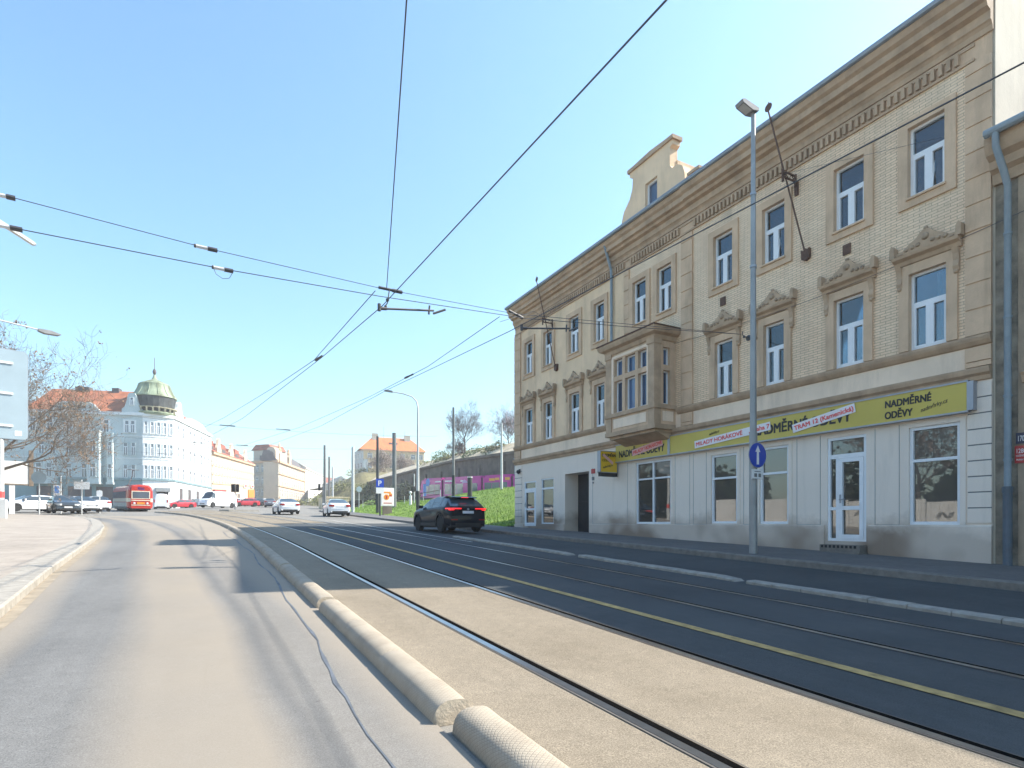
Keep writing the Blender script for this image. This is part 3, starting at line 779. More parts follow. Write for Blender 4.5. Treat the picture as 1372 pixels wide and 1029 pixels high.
def shop_door(rect, depth, name, side=True):
    p, q, z0, z1 = rect; W, H = q-p, z1-z0; o = (XF+depth, YL-p, z0); mb = MB(o, (0, -1))
    td = H*.815 if side else H*.82; sx = W*.255 if side else .0
    frame_bars(mb, W, H, [(sx, .05, td, .07)] if side else [], [(td, .05, W-.05, .11)], .07, .07)
    f = mb.build(name, M['white'], B)
    lf = MB(o, (0, -1)); x0, x1 = sx+.04, W-.075
    lf.box(x0, x0+.10, .02, .085, .05, td-.06); lf.box(x1-.10, x1, .02, .085, .05, td-.06)
    lf.box(x0+.1, x1-.1, .02, .084, .05, .17); lf.box(x0+.1, x1-.1, .02, .084, td-.16, td-.06); lf.box(x0+.1, x1-.1, .02, .084, .80, .90)
    if side: lf.box(.07, sx-.035, .02, .08, .80, .88)
    l = lf.build('door_leaf', M['white'], f)
    hd = MB(o, (0, -1)); hd.box(x0+.03, x0+.07, .085, .10, .98, 1.2); hd.tube([(x0+.05, .10, 1.08), (x0+.05, .14, 1.08), (x0+.19, .14, 1.08)], .012, 6)
    hd.build('handle', M['alu'], l)
    gl = MB(o, (0, -1)); gl.box(.03, W-.03, .006, .014, .03, H-.03); gl.build('pane', M['glass_shop'], f)
    return f
shop_door(shopdoor, .09, 'shop_door'); shop_door(ldoor, .08, 'side_door', False)
stp = FB(); p, q = shopdoor[:2]
stp.box(p-.12, q+.06, .0, .42, .1, .60); stp.box(p-.02, q+.02, 0, .30, .6, .78)
stp.build('door_step', M['kerb_r'], B)
grt = FB()
for i in range(9): grt.box(p+.02+i*(q-p-.04)/9, p+.02+i*(q-p-.04)/9+.06, .302, .31, .70, .77)
grt.build('step_grate', M['dark'], B)
# recessed house entrance: jambs are cut in the wall, door set back at its right side
ed = FB(); p, q, z0, z1, dd = entry
ed.box(p, q, -dd-.05, -dd, z0, z1); dr = ed.build('entrance_door', M['door'], B)
ep = FB()
for x0, x1 in ((p+.08, p+.9), (p+.96, q-.08)):
    ep.box(x0, x1, -dd, -dd+.025, z0+.25, z0+1.25); ep.box(x0, x1, -dd, -dd+.02, z0+1.4, z1-.12)
ep.build('door_panel', M['door'], dr)
ek = FB(); ek.sph((p+1.05, -dd+.05, z0+1.75), .07); ek.build('notice', M['signwhite'], dr)

# ------------------------------------------------------------------ oriel bay
XB = 13.54; NB = XF-XB
bay = empty('bay_window', (XB, 16.35, 4.5)); link(bay, B)
pB, qB = a_(17.66), a_(15.03)
wall = MB((XB, YL, 0), (0, -1)); W = qB-pB
fw0, fw1 = a_(17.22), a_(15.42)
cols = [(fw0, fw0+.46), (fw0+.62, fw0+1.18), (fw1-.46, fw1)]
hl = [(c0, c1, z0, z1) for c0, c1 in cols for z0, z1 in ((5.45, 6.62), (6.80, 7.42))]
wall.grid(pB, qB, 4.72, 7.75, hl, 0, .22)
side = [(.40, .72, 5.45, 6.62), (.40, .72, 6.80, 7.42)]
for Yc, dr_ in ((15.03, 1), (17.66, -1)):
    sw = MB((XB, Yc, 0), (1, 0))     # along +X ; outward -Y
    if dr_ == -1: sw = MB((XF, Yc, 0), (-1, 0))
    hs = side if dr_ == 1 else [(NB-b, NB-a, c, d) for a, b, c, d in side]
    sw.grid(0, NB, 4.72, 7.75, hs, 0, .22)
    off = len(wall.v); wall.v += sw.v; wall.f += [[i+off for i in f] for f in sw.f]; wall.mi += sw.mi
bw = wall.build('bay_wall', M['stone'], bay, fix=False)
bb = FB()
bb.box(pB-.06, qB+.06, .05, NB+.05, 4.58, 4.74); bb.box(pB+.06, qB-.06, .05, NB-.08, 4.48, 4.58)
bb.prism([(.0, 4.2), (NB-.25, 4.48), (0, 4.48)], pB+.1, qB-.1, axis='a')
bb.build('bay_corbel', M['stone_d'], bay)
bb = FB(); bb.box(pB-.07, qB+.07, .0, NB+.07, 5.28, 5.42); bb.build('bay_sill', M['stone_d'], bay)
bb = FB(); bb.box(pB-.03, qB+.03, .0, NB+.03, 7.70, 7.78); bb.build('bay_moulding', M['stone_d'], bay)
for x in (pB, qB-.28): bp = FB(); bp.box(x-.02, x+.30, NB-.27, NB+.035, 5.42, 7.5); bp.box(x-.05, x+.33, NB-.30, NB+.07, 7.5, 7.7); bp.box(x-.02, x+.30, NB-.27, NB+.035, 4.74, 5.28); bp.build('bay_pilaster', M['stone_d'], bay)
bpn = FB(); bpn.box(pB+.42, qB-.42, NB, NB+.02, 4.86, 5.2); bpn.box(qB, qB+.015, .12, NB-.36, 4.86, 5.2)
for x0, x1 in ((fw0-.13, fw0-.02), (fw1+.02, fw1+.13)): bpn.box(x0, x1, NB, NB+.03, 5.44, 7.56)
bpn.box(fw0-.02, fw1+.02, NB, NB+.028, 7.46, 7.56)
bpn.build('bay_panel', M['cream'], bay)
bc = FB()
pf = [(0.0, 7.62), (.05, 7.66), (.08, 7.78), (.22, 7.84), (.27, 7.94), (.27, 8.02), (-.02, 8.02)]
lv = []
for n, z in pf: lv.append([(pB-n, .0, z), (pB-n, NB+n, z), (qB+n, NB+n, z), (qB+n, 0, z)])
bc.add([p for l in lv for p in l], [(i*4+j, i*4+j+1, (i+1)*4+j+1, (i+1)*4+j) for i in range(len(lv)-1) for j in range(3)])
bc.build('bay_cornice', M['stone_d'], bay)
br = FB(); e = .30
br.add([(pB-e, 0, 8.02), (pB-e, NB+e, 8.02), (qB+e, NB+e, 8.02), (qB+e, 0, 8.02), (pB-e, 0, 8.06), (pB-e, NB+e, 8.06), (qB+e, NB+e, 8.06), (qB+e, 0, 8.06), (pB+.3, 0, 8.3), (qB-.3, 0, 8.3)],
       [(0, 1, 5, 4), (1, 2, 6, 5), (2, 3, 7, 6), (5, 6, 9, 8), (4, 5, 8), (6, 7, 9), (0, 1, 2, 3)])
br.build('bay_roof', M['rust'], bay)
def baywin(fr, a0, a1, z0, z1):
    mb = MB(fr.o, (fr.u.x, fr.u.y)); mb.o = fr.P((a0, -.18, z0)); w, h = a1-a0, z1-z0
    frame_bars(mb, w, h, [], [], .05, .05); f = mb.build('window', M['white'], bay)
    gl = MB(mb.o, (fr.u.x, fr.u.y)); gl.box(.02, w-.02, .0, .01, .02, h-.02); gl.build('pane', M['glass'], f)
ff = MB((XB, YL, 0), (0, -1))
for h_ in hl: baywin(ff, *h_)
fs_ = MB((XB, 15.03, 0), (1, 0))
for h_ in side: baywin(fs_, *h_)
# ------------------------------------------------------------------ gabled dormer
dm = empty('dormer', (XF, 16.4, 12.4)); link(dm, B)
gp_ = [(18.34, 12.55), (18.34, 13.05), (18.02, 13.12), (17.98, 13.3), (17.86, 13.62), (17.52, 13.95), (17.36, 14.3), (17.32, 14.75), (17.5, 14.85), (17.5, 15.02), (15.2, 15.02), (15.2, 14.85), (15.33, 14.78), (15.33, 14.1), (15.22, 13.95), (14.95, 13.93), (14.72, 13.75), (14.62, 13.45), (14.60, 13.2), (14.42, 13.28), (14.02, 13.2), (13.95, 13.05), (13.95, 12.55)]
d1 = FB(); poly = [(a_(y_), z) for y_, z in gp_]
d0, d2 = a_(16.62), a_(15.98)
# gable face as two halves around the window
left = [p for p in poly if p[0] <= d0+.001]; right = [p for p in poly if p[0] >= d2-.001]
d1.prism(left+[(d0, 15.02), (d0, 12.55)], -.38, -.02); d1.prism(right[::1]+[(d2, 12.55), (d2, 15.02)], -.38, -.02)
d1.box(d0, d2, -.38, -.02, 14.1, 15.02); d1.box(d0, d2, -.38, -.02, 12.55, 12.8)
d1.build('gable', M['plaster'], dm)
d3 = FB(); 
def cop(*bs):
    for b_ in bs: q_ = FB(); q_.box(*b_); q_.build('gable_coping', M['stone_d'], dm)
d3.box(a_(17.58), a_(15.12), -.42, .05, 15.02, 15.16); d3.prism([(a_(17.52), 15.16), (a_(15.18), 15.16), (a_(16.35), 15.24)], -.40, .03)
cop((a_(18.38), a_(17.98), -.40, .03, 13.05, 13.14), (a_(14.46), a_(13.92), -.40, .03, 13.2, 13.3), (a_(17.9), a_(16.7), -.02, .02, 13.0, 13.06), (a_(15.9), a_(14.5), -.02, .02, 13.0, 13.06))
d3.build('gable_coping', M['stone_d'], dm)
d4 = MB((XF+.2, YL-d0, 12.8), (0, -1)); frame_bars(d4, d2-d0, 1.3, [], [], .07, .06); f = d4.build('window', M['white'], dm)
d5 = MB((XF+.2, YL-d0, 12.8), (0, -1)); d5.box(.02, d2-d0-.02, 0, .01, .02, 1.28); d5.build('pane', M['glass'], f)
d6 = MB(); d6.box(XF+.36, XF+3.4, 15.3, 17.3, 12.5, 14.4); d6.build('dormer_body', M['plaster'], dm)
dm.scale.z = .94
# downpipe, vents, small fittings on the wall
dp = FB(); dp.tube([(a_(18.49), .10, 11.2), (a_(18.49), .10, 8.25)], .055, 8); dp.tube([(a_(18.49), .45, 12.4), (a_(18.49), .12, 11.5), (a_(18.49), .10, 11.2)], .055, 8)
dp.build('downpipe', M['pipe'], B)
for y_, z in ((8.94, 8.34), (12.93, 8.36)): vt = FB(); vt.box(a_(y_)-.10, a_(y_)+.10, 0, .035, z-.13, z+.13); vt.build('air_vent', M['rust'], B)
# ------------------------------------------------------------------ things fixed to the facade
def wire_bracket(Y, zt, zb_, lab):
    o = empty('wall_bracket', (XF, Y, zb_), lab, 'bracket', 'iron wire brackets on the facade'); a = a_(Y)
    m = FB(); top = (a-.38, .70, zt); m.tube([(a+.30, .10, zb_+.1), top], .022, 6)
    m.lathe([(.10, -.01), (.12, 0), (.10, .01)], (top[0], top[1], zt+.10), 10, axis='n'); m.tube([(top[0], .7, zt), (top[0], .7, zt+.25)], .012, 5)
    m.build('stay_rod', M['rust'], o)
    m = FB(); m.prism([(a+.19, zb_-.08), (a+.30, zb_-.14), (a+.41, zb_-.08), (a+.42, zb_+.18), (a+.35, zb_+.14), (a+.30, zb_+.2), (a+.25, zb_+.14), (a+.18, zb_+.18)], .0, .10); m.build('foot_plate', M['rust'], o)
    zc = zb_+2.25
    m = FB()
    for n in (.08, .6): m.box(a-.03, a+.03, n-.02, n+.02, zc-.22, zc+.12)
    m.box(a-.02, a+.02, .1, .6, zc+.05, zc+.09); m.box(a-.02, a+.02, .1, .6, zc-.10, zc-.06); m.tube([(a, .1, zc-.08), (a, .24, zc+.05), (a, .36, zc-.08), (a, .5, zc+.05), (a, .58, zc-.08)], .014, 5)
    m.prism([(.0, zc-.45), (.05, zc-.45), (.07, zc-.1), (0, zc-.06)], a-.05, a+.05, axis='a')
    m.build('arm', M['rust'], o)
wire_bracket(23.0, 12.72, 8.55, 'rusty iron wire bracket with long stay rod near the far corner of the house')
wire_bracket(10.35, 12.78, 8.62, 'rusty iron wire bracket with long stay rod between the right upper windows')
hk = FB(); a = a_(11.96); hk.lathe([(.09, 0), (.09, .02), (.03, .04), (.02, .16), (.045, .2), (.02, .24)], (a, 0, 6.93), 10, axis='n'); hk.tube([(a, .2, 6.93), (a, .28, 7.0), (a, .26, 7.08)], .015, 5)
tag(hk.build('wall_hook', M['wire']), 'dark round wire hook in the brick wall left of the lamp post', 'hook')

# signs
fr = FB()
SG = empty('shop_sign', (XF, 10.5, 3.5), 'long olive yellow fascia sign with black capitals and red lettered strips', 'sign')
s0, s1 = a_(15.12), a_(6.24); zb0, zb1 = 3.74, 4.35
sl = FB(); sl.box(s0, s1, .03, .17, zb0, zb1); sl.build('sign_panel', M['yel'], SG)
sf = FB(); t = .035
sf.box(s0-.02, s1+.02, .02, .19, zb1, zb1+t); sf.box(s0-.02, s1+.02, .02, .19, zb0-t, zb0); sf.box(s0-.06, s0, .02, .19, zb0, zb1); sf.box(s1, s1+.12, .02, .19, zb0-.0, zb1)
sf.build('sign_frame', M['alu'], SG)
text('lettering', 'NADMĚRNÉ ODĚVY', .37, fr, a_(11.70), 3.90, .173, M['ink'], SG, width=2.93, bold=.022)
text('lettering', 'NADMĚRNÉ', .225, fr, a_(7.93), 4.075, .173, M['ink'], SG, width=.98, bold=.013)
text('lettering', 'ODĚVY', .225, fr, a_(7.93), 3.81, .173, M['ink'], SG, width=.60, bold=.013)
text('lettering', 'nadměrky.cz', .13, fr, a_(7.14), 3.85, .173, M['ink'], SG, width=.56, shear=.35, rot=R(14))
text('lettering', 'nadměrky.cz', .12, fr, a_(13.35), 4.15, .173, M['ink'], SG, width=.42, shear=.35, rot=R(8))
def strip(parent, a, z, L, H, rot, txt, m='banner', tm='redink', n=.19):
    ca, sa = math.cos(rot), math.sin(rot); mb = FB(); hh = H/2
    c4 = [(a-ca*0+sa*hh, z-ca*hh), (a+L*ca+sa*hh, z+L*sa-ca*hh), (a+L*ca-sa*hh, z+L*sa+ca*hh), (a-sa*hh, z+ca*hh)]
    mb.prism(c4, n, n+.006); o = mb.build('paper_strip', M[m], parent)
    if txt: text('strip_lettering', txt, H*.72, fr, a+ca*.05+sa*H*.26, z+sa*.05-ca*H*.26, n+.007, M[tm], o, width=L-.1, rot=rot, bold=.008)
strip(SG, a_(13.95), 3.92, 2.9, .24, R(4.1), 'MILADY HORÁKOVÉ    , Praha 7')
strip(SG, a_(10.35), 3.93, 1.75, .23, R(9.5), 'TRAM 12 (Kamenická)')
S2 = empty('shop_sign', (XF, 16.7, 3.5), 'shorter olive yellow fascia sign under the bay window with pink paper strip', 'sign')
s0, s1 = a_(18.15), a_(15.24)
sl = FB(); sl.box(s0, s1, .03, .16, zb0, zb1+.02); sl.build('sign_panel', M['yel'], S2)
sf = FB(); sf.box(s0-.02, s1+.06, .02, .18, zb1+.02, zb1+.05); sf.box(s0-.02, s1+.06, .02, .18, zb0-t, zb0); sf.box(s1, s1+.06, .02, .18, zb0, zb1+.02); sf.build('sign_frame', M['alu'], S2)
text('lettering', 'NADMĚRNÉ ODĚVY', .36, fr, a_(17.95), 3.88, .163, M['ink'], S2, width=2.5, bold=.018)
strip(S2, a_(17.12), 3.98, 1.65, .24, R(8), 'MILADY HORÁKOVÉ', 'bannerp', 'redink', .18)
# projecting light box
S3 = empty('projecting_sign', (XF, 18.35, 3.2), 'square yellow box sign with dark frame projecting from the wall beside the entrance', 'sign')
y0 = 18.15
bx = MB((13.58, y0, 0), (1, 0)); wd = .86; z0, z1 = 3.30, 4.16
bx.box(.03, wd-.03, -.16, .0, z0+.03, z1-.03); bx.build('sign_panel', M['yel2'], S3)
bf = MB((13.58, y0, 0), (1, 0)); bf.box(0, wd, -.18, .015, z1-.03, z1); bf.box(0, .03, -.18, .015, z0, z1-.03); bf.box(wd-.03, wd, -.18, .015, z0, z1-.03); bf.box(0, wd, -.18, .015, z0, z0+.03)
bf.build('sign_frame', M['alu'], S3)
bk = MB((13.58, y0, 0), (1, 0)); bk.box(.04, wd-.02, -.17, .01, z0-.14, z0); bk.build('sign_base', M['clad'], S3)
bk = MB((13.58, y0, 0), (1, 0)); bk.box(wd, wd+.16, -.11, -.06, z1-.3, z1-.24); bk.build('wall_arm', M['clad'], S3)
bk = MB((13.58, y0, 0), (1, 0)); bk.box(wd, wd+.16, -.11, -.06, z0+.1, z0+.16); bk.build('wall_arm', M['clad'], S3)
fx = MB((13.58, y0, 0), (1, 0))
text('lettering', 'NADMĚRNÉ', .16, fx, .10, 3.93, .004, M['ink'], S3, width=.72, bold=.008); text('lettering', 'ODĚVY', .13, fx, .10, 3.74, .004, M['ink'], S3, width=.42); text('lettering', 'nadměrky.cz', .13, fx, .14, 3.46, .004, M['ink'], S3, width=.5, rot=R(14), shear=.3)
pb = MB((13.58, y0, 0), (1, 0)); pb.add([(.10, .012, 3.98), (.18, .012, 4.05), (.64, .012, 3.72), (.60, .012, 3.62), (.10, .016, 3.98), (.18, .016, 4.05), (.64, .016, 3.72), (.60, .016, 3.62)], [(0, 1, 2, 3), (4, 5, 6, 7), (0, 1, 5, 4), (1, 2, 6, 5), (2, 3, 7, 6), (3, 0, 4, 7)])
pb.build('paper_strip', M['bannerp'], S3)
# number plates and bell by the entrance
npl = FB(); npl.box(a_(19.98), a_(19.72), 0, .02, 3.42, 3.62); tag(npl.build('house_number_plate', M['redplate']), 'small faded red plate on the white wall right of the entrance', 'plate')
bl = FB(); bl.box(a_(19.92), a_(19.78), 0, .03, 3.14, 3.28); bl.box(a_(19.89), a_(19.81), 0, .03, 3.0, 3.06); tag(bl.build('door_bell', M['polegrey']), 'small grey bell panel on the wall right of the entrance', 'bell')
lp = FB(); lp.box(a_(26.2)-.03, a_(26.2)+.03, 0, .1, 4.05, 4.12); lp.sph((a_(26.2), .14, 3.98), .11); tag(lp.build('wall_lamp', M['clad']), 'small round black wall lamp above the side door', 'lamp')

# ================================================================== NEIGHBOUR ON THE RIGHT
NB_ = empty('neighbour_house', (XF+5, -3, 0), 'lower aged grey brown house with steel gutter at the right edge', 'building')
FN = lambda: MB((XF+.02, YRt, 0), (0, -1))
nb = FN(); nb.grid(.42, 16, -1.5, 9.0, [(1.6, 2.6, 5.3, 7.1), (4.0, 5.0, 5.3, 7.1), (6.4, 7.4, 5.3, 7.1), (1.6, 2.6, 1.2, 3.2), (4.0, 5.2, .2, 2.9)], 0, .2); nb.build('wall', M['oldplaster'], NB_, fix=False)
rb = FN(); rb.box(.0, .42, -.3, -.03, -1.5, 9.0); rb.build('rubble_strip', M['rubble'], NB_)
nb2 = MB(); nb2.box(XF+.3, XF+10, YRt-16, YRt-.04, -1.5, 9.0); nb2.build('inner_wall', M['oldplaster'], NB_)
nc = FN(); nc.prism([(-.02, 8.35), (.06, 8.35), (.09, 8.55), (.2, 8.62), (.22, 8.78), (.36, 8.86), (.44, 9.06), (.44, 9.18), (-.02, 9.2)], .02, 16, axis='a'); nc.prism([(-.02, 4.15), (.05, 4.17), (.09, 4.3), (.14, 4.36), (-.02, 4.42)], .5, 16, axis='a')
nc.build('cornice', M['stone_d'], NB_)
nr = FN(); nr.quad([(-.0, .52, 9.24), (16, .52, 9.24), (16, -5, 12.0), (-.0, -5, 12.0)]); nr.quad([(0, -10, 9.2), (16, -10, 9.2), (16, -5, 12.0), (0, -5, 12.0)]); nr.build('roof', M['slate'], NB_)
ng = FN(); ng.tube([(.08, .55, 9.22), (16, .55, 9.22)], .085, 10); ng.build('gutter', M['pipe'], NB_)
nd = FN(); nd.tube([(.26, .55, 9.2), (.26, .53, 8.9), (.30, .30, 8.45), (.30, .13, 8.2), (.30, .13, 2.0)], .062, 10)
for z in (7.2, 5.5, 3.9, 2.6): nd.tube([(.30, .13, z), (.30, .13, z+.05)], .074, 10)
d_ = nd.build('downpipe', M['pipe'], NB_, smooth=True, split=40)
nd2 = FN(); nd2.tube([(.30, .14, 2.0), (.30, .14, -.2)], .078, 10); nd2.tube([(.30, .14, 1.95), (.30, .14, 2.08)], .09, 10); nd2.build('downpipe_foot', M['pipe_d'], d_)
for z0, z1, a0, a1, m, tx in ((2.94, 3.16, .395, .535, 'blueplate', [('170', .16, .415, 2.99, .10)]), (2.55, 2.90, .375, .555, 'redplate', [('1280', .13, .39, 2.75, .15), ('HOLEŠOVICE', .05, .395, 2.68, .14), ('PRAHA 7', .05, .40, 2.60, .13)])):
    q = FN(); q.box(a0+.0, a1, .005, .025, z0, z1); o = q.build('house_number_plate', M[m]); tag(o, 'dark blue enamel number plate beside the drainpipe' if m == 'blueplate' else 'red enamel number plate below the blue one beside the drainpipe', 'plate')
    for b, s_, a, z, w in tx: text('lettering', b, s_, FN(), a, z, .027, M['signwhite'], o, width=w, ext=.002)
# ================================================================== VEHICLES
def interp(pl, x):
    if x <= pl[0][0]: return pl[0][1]
    for (a, y), (b, w) in zip(pl, pl[1:]):
        if x <= b: return y+(w-y)*(x-a)/(b-a)
    return pl[-1][1]
CAR = {
 'sedan': dict(L=4.65, W=1.80, wb=(-1.36, 1.40), R=.33, top=[(-2.32, .62), (-2.28, .95), (-2.15, 1.03), (-1.72, 1.07), (-.95, 1.40), (-.35, 1.46), (.25, 1.43), (1.10, 1.00), (1.85, .86), (2.18, .72), (2.32, .48)],
   belt=[(-2.32, .60), (-2.28, .86), (-2.1, .95), (-1.6, .98), (1.1, .92), (1.85, .80), (2.18, .66), (2.32, .46)], cab=(-1.70, -.95, .25, 1.08), pill=(-.32,)),
 'hatch': dict(L=4.35, W=1.80, wb=(-1.28, 1.32), R=.33, top=[(-2.17, .66), (-2.13, 1.0), (-2.02, 1.06), (-1.55, 1.42), (-.6, 1.48), (.2, 1.45), (1.05, 1.02), (1.75, .88), (2.05, .72), (2.17, .48)],
   belt=[(-2.17, .62), (-2.13, .92), (-2.0, 1.0), (1.05, .93), (1.75, .81), (2.05, .66), (2.17, .46)], cab=(-2.0, -1.56, .2, 1.03), pill=(-.35, -1.15)),
 'suv': dict(L=4.58, W=1.86, wb=(-1.36, 1.36), R=.375, top=[(-2.29, .74), (-2.26, 1.02), (-2.16, 1.10), (-1.62, 1.53), (-1.0, 1.585), (-.2, 1.60), (.35, 1.56), (1.18, 1.12), (1.9, 1.02), (2.18, .88), (2.29, .58)],
   belt=[(-2.29, .70), (-2.26, .96), (-2.1, 1.08), (-1.5, 1.08), (1.15, 1.0), (1.9, .92), (2.18, .80), (2.29, .55)], cab=(-2.14, -1.62, .33, 1.16), pill=(-.28, -1.22)),
 'van': dict(L=5.3, W=1.98, wb=(-1.6, 1.75), R=.36, top=[(-2.65, .8), (-2.62, 2.15), (-2.5, 2.28), (-1, 2.34), (1.2, 2.30), (1.45, 2.22), (2.08, 1.28), (2.45, 1.08), (2.6, .85), (2.65, .5)],
   belt=[(-2.65, .78), (-2.62, 1.2), (-2.5, 1.25), (1.9, 1.2), (2.1, 1.15), (2.45, .98), (2.6, .78), (2.65, .48)], cab=(-2.66, -2.66, 1.42, 2.08), pill=(1.2,), sidefrom=.45),
}
def car(kind, paint_, loc, rz, name, lab, cat='car', group=None, lit=False, front=True):
    K = CAR[kind]; L, W = K['L'], K['W']; root = empty(name, loc, lab, cat, group, rz)
    ca, cb, cc, cd = K['cab']; Rr = K['R']; arch = Rr+.055
    X = set(x for x, _ in K['top'])|set(x for x, _ in K['belt'])|{ca, cb, cc, cd}
    for w in K['wb']:
        for t in range(9): X.add(round(w+arch*math.cos(math.pi*t/8), 4))
    for p in K['pill']: X |= {p-.03, p+.03}
    X = sorted(X); XX = [X[0]]
    for x in X[1:]:
        if x-XX[-1] > .018: XX.append(x)
    X = XX
    def zb(x):
        b = .24 if kind != 'suv' else .27
        for w in K['wb']:
            if abs(x-w) < arch: b = max(b, Rr+math.sqrt(max(0, arch*arch-(x-w)**2)))
        return b
    def hw(x):
        t = abs(x)/(L/2); return W/2*(1-.16*max(0, (t-.72)/.28)**2.2)
    secs = []
    for x in X:
        w, b, bl, tp = hw(x), zb(x), interp(K['belt'], x), interp(K['top'], x)
        b = min(b, bl-.06) if abs(x) < L/2-.1 else min(max(b, .30), bl-.05)
        h = max(.0, tp-bl); t = min(1, h/.42); lean = .06+(.19 if kind != 'van' else .12)*t
        secs.append([(w*.965, b), (w*.995, b+.16*(bl-b)), (w, b+.52*(bl-b)), (w*.985, bl-.06), (w*.955, bl), (w-.05-.02*t, bl+.06*h), (w-lean, bl+.80*h), (w-lean-.10*t-.05, bl+.955*h), (.36*w, bl+.995*h), (0, tp)])
    n = len(secs[0])
    groups = {'body': MB(), 'windscreen': MB(), 'rear_window': MB(), 'side_window': MB(), 'side_window ': MB()}
    def put(gp, quad): groups[gp].add(quad, [tuple(range(len(quad)))])
    for i in range(len(X)-1):
        x0, x1 = X[i], X[i+1]; xm = (x0+x1)/2
        for j in range(n-1):
            gp = 'body'
            if cc < xm < cd and j >= 6: gp = 'windscreen'
            elif ca < xm < cb and j >= 6 and kind != 'van': gp = 'rear_window'
            elif j == 5 and (K.get('sidefrom', ca+.12 if kind != 'suv' else ca+.42) < xm < cd-.12) and not any(abs(xm-p) < .031 for p in K['pill']):
                if interp(K['top'], xm)-interp(K['belt'], xm) > .2: gp = 'side_window'
            for s in (1, -1):
                if gp.startswith('side'): gp = 'side_window' if s == 1 else 'side_window '
                q = [(x0, s*secs[i][j][0], secs[i][j][1]), (x1, s*secs[i+1][j][0], secs[i+1][j][1]), (x1, s*secs[i+1][j+1][0], secs[i+1][j+1][1]), (x0, s*secs[i][j+1][0], secs[i][j+1][1])]
                put(gp, q)
    for e in (0, -1):
        put('body', [(X[e], y, z) for y, z in secs[e]]+[(X[e], -y, z) for y, z in reversed(secs[e][:-1])])
    def fin(mb, nm, m, par=root, sp=38):
        if not mb.v: return None
        me = mb.mesh(nm, m, True)
        bm = bmesh.new(); bm.from_mesh(me); bmesh.ops.remove_doubles(bm, verts=bm.verts, dist=.0008); bmesh.ops.recalc_face_normals(bm, faces=bm.faces); bm.to_mesh(me); bm.free()
        me.polygons.foreach_set('use_smooth', [True]*len(me.polygons))
        o = bpy.data.objects.new(nm, me); COL.objects.link(o); o.parent = par
        md = o.modifiers.new('edges', 'EDGE_SPLIT'); md.split_angle = R(sp); return o
    bo = fin(groups['body'], 'body', paint_)
    for gname in groups:
        if gname != 'body': fin(groups[gname], gname.strip(), M['glass_car'])
    ub = MB(); ub.box(-L/2+.25, L/2-.25, -W/2+.16, W/2-.16, .2, .62); ub.build('underbody', M['clad']).parent = root
    for ix, wx in enumerate(K['wb']):
        for s in (-1, 1):
            c = (wx, s*(W/2-.115), Rr); wt = .11
            ty = MB(); ty.lathe([(Rr*.62, -wt), (Rr*.9, -wt), (Rr, -wt*.6), (Rr, wt*.6), (Rr*.9, wt), (Rr*.62, wt)], c, 24, axis='n')
            w_ = ty.build('wheel', M['tyre'], smooth=True, split=40); w_.parent = root
            rm = MB(); y1 = s*wt*.75
            rm.lathe([(Rr*.56, y1), (Rr*.65, y1+s*.01)], c, 24, axis='n'); rm.lathe([(.001, y1), (.06, y1), (.07, y1-s*.02)], c, 12, axis='n')
            for q in range(5):
                t = 2*math.pi*q/5; dx, dz = math.cos(t), math.sin(t)
                rm.tube([(c[0]+dx*.05, c[1]+y1-s*.012, c[2]+dz*.05), (c[0]+dx*Rr*.6, c[1]+y1-s*.005, c[2]+dz*Rr*.6)], .026, 5)
            rm.lathe([(.001, 0), (Rr*.6, 0)], (c[0], c[1]+s*wt*.3, c[2]), 20, 1, axis='n')
            r_ = rm.build('rim', [M['rim'], M['dark']]); r_.parent = w_
    zt = interp(K['belt'], -L/2+.12)
    for s in (-1, 1):
        m = MB()
        if kind == 'suv':
            x = -L/2
            m.prism([(x+.30, s*.935), (x+.02, s*.86), (x-.035, s*.70), (x-.05, s*.34), (x+.05, s*.34), (x+.09, s*.70), (x+.2, s*.84)], .985, 1.03, axis='z')
            m.prism([(x+.10, s*.86), (x-.02, s*.80), (x-.03, s*.66), (x+.08, s*.64), (x+.12, s*.8)], .935, .987, axis='z')
        elif kind == 'van': m.box(-L/2-.02, -L/2+.06, s*.86-.09, s*.86+.09, .95, 1.4)
        else:
            x = -L/2; m.prism([(x+.28, s*.86), (x+.03, s*.80), (x-.015, s*.66), (x-.02, s*.48), (x+.1, s*.48), (x+.14, s*.7)], zt-.14, zt+.02, axis='z')
        m.build('tail_light', M['tail_on'] if lit else M['tail']).parent = root
        m = MB(); x = L/2; zf = interp(K['belt'], L/2-.2)
        m.prism([(x-.36, s*(W/2-.045)), (x-.12, s*(W/2-.14)), (x-.01, s*(W/2-.36)), (x-.03, s*(W/2-.50)), (x-.18, s*(W/2-.46)), (x-.34, s*(W/2-.2))], zf-.10, zf+.035, axis='z')
        m.build('headlight', M['head']).parent = root
        m = MB(); bx_ = cd-.28; zz = interp(K['belt'], bx_)+.07
        m.prism([(bx_-.07, s*(W/2-.08)), (bx_+.05, s*(W/2-.08)), (bx_+.04, s*(W/2+.13)), (bx_-.04, s*(W/2+.15)), (bx_-.08, s*(W/2+.12))], zz, zz+.13, axis='z')
        m.build('door_mirror', paint_).parent = root
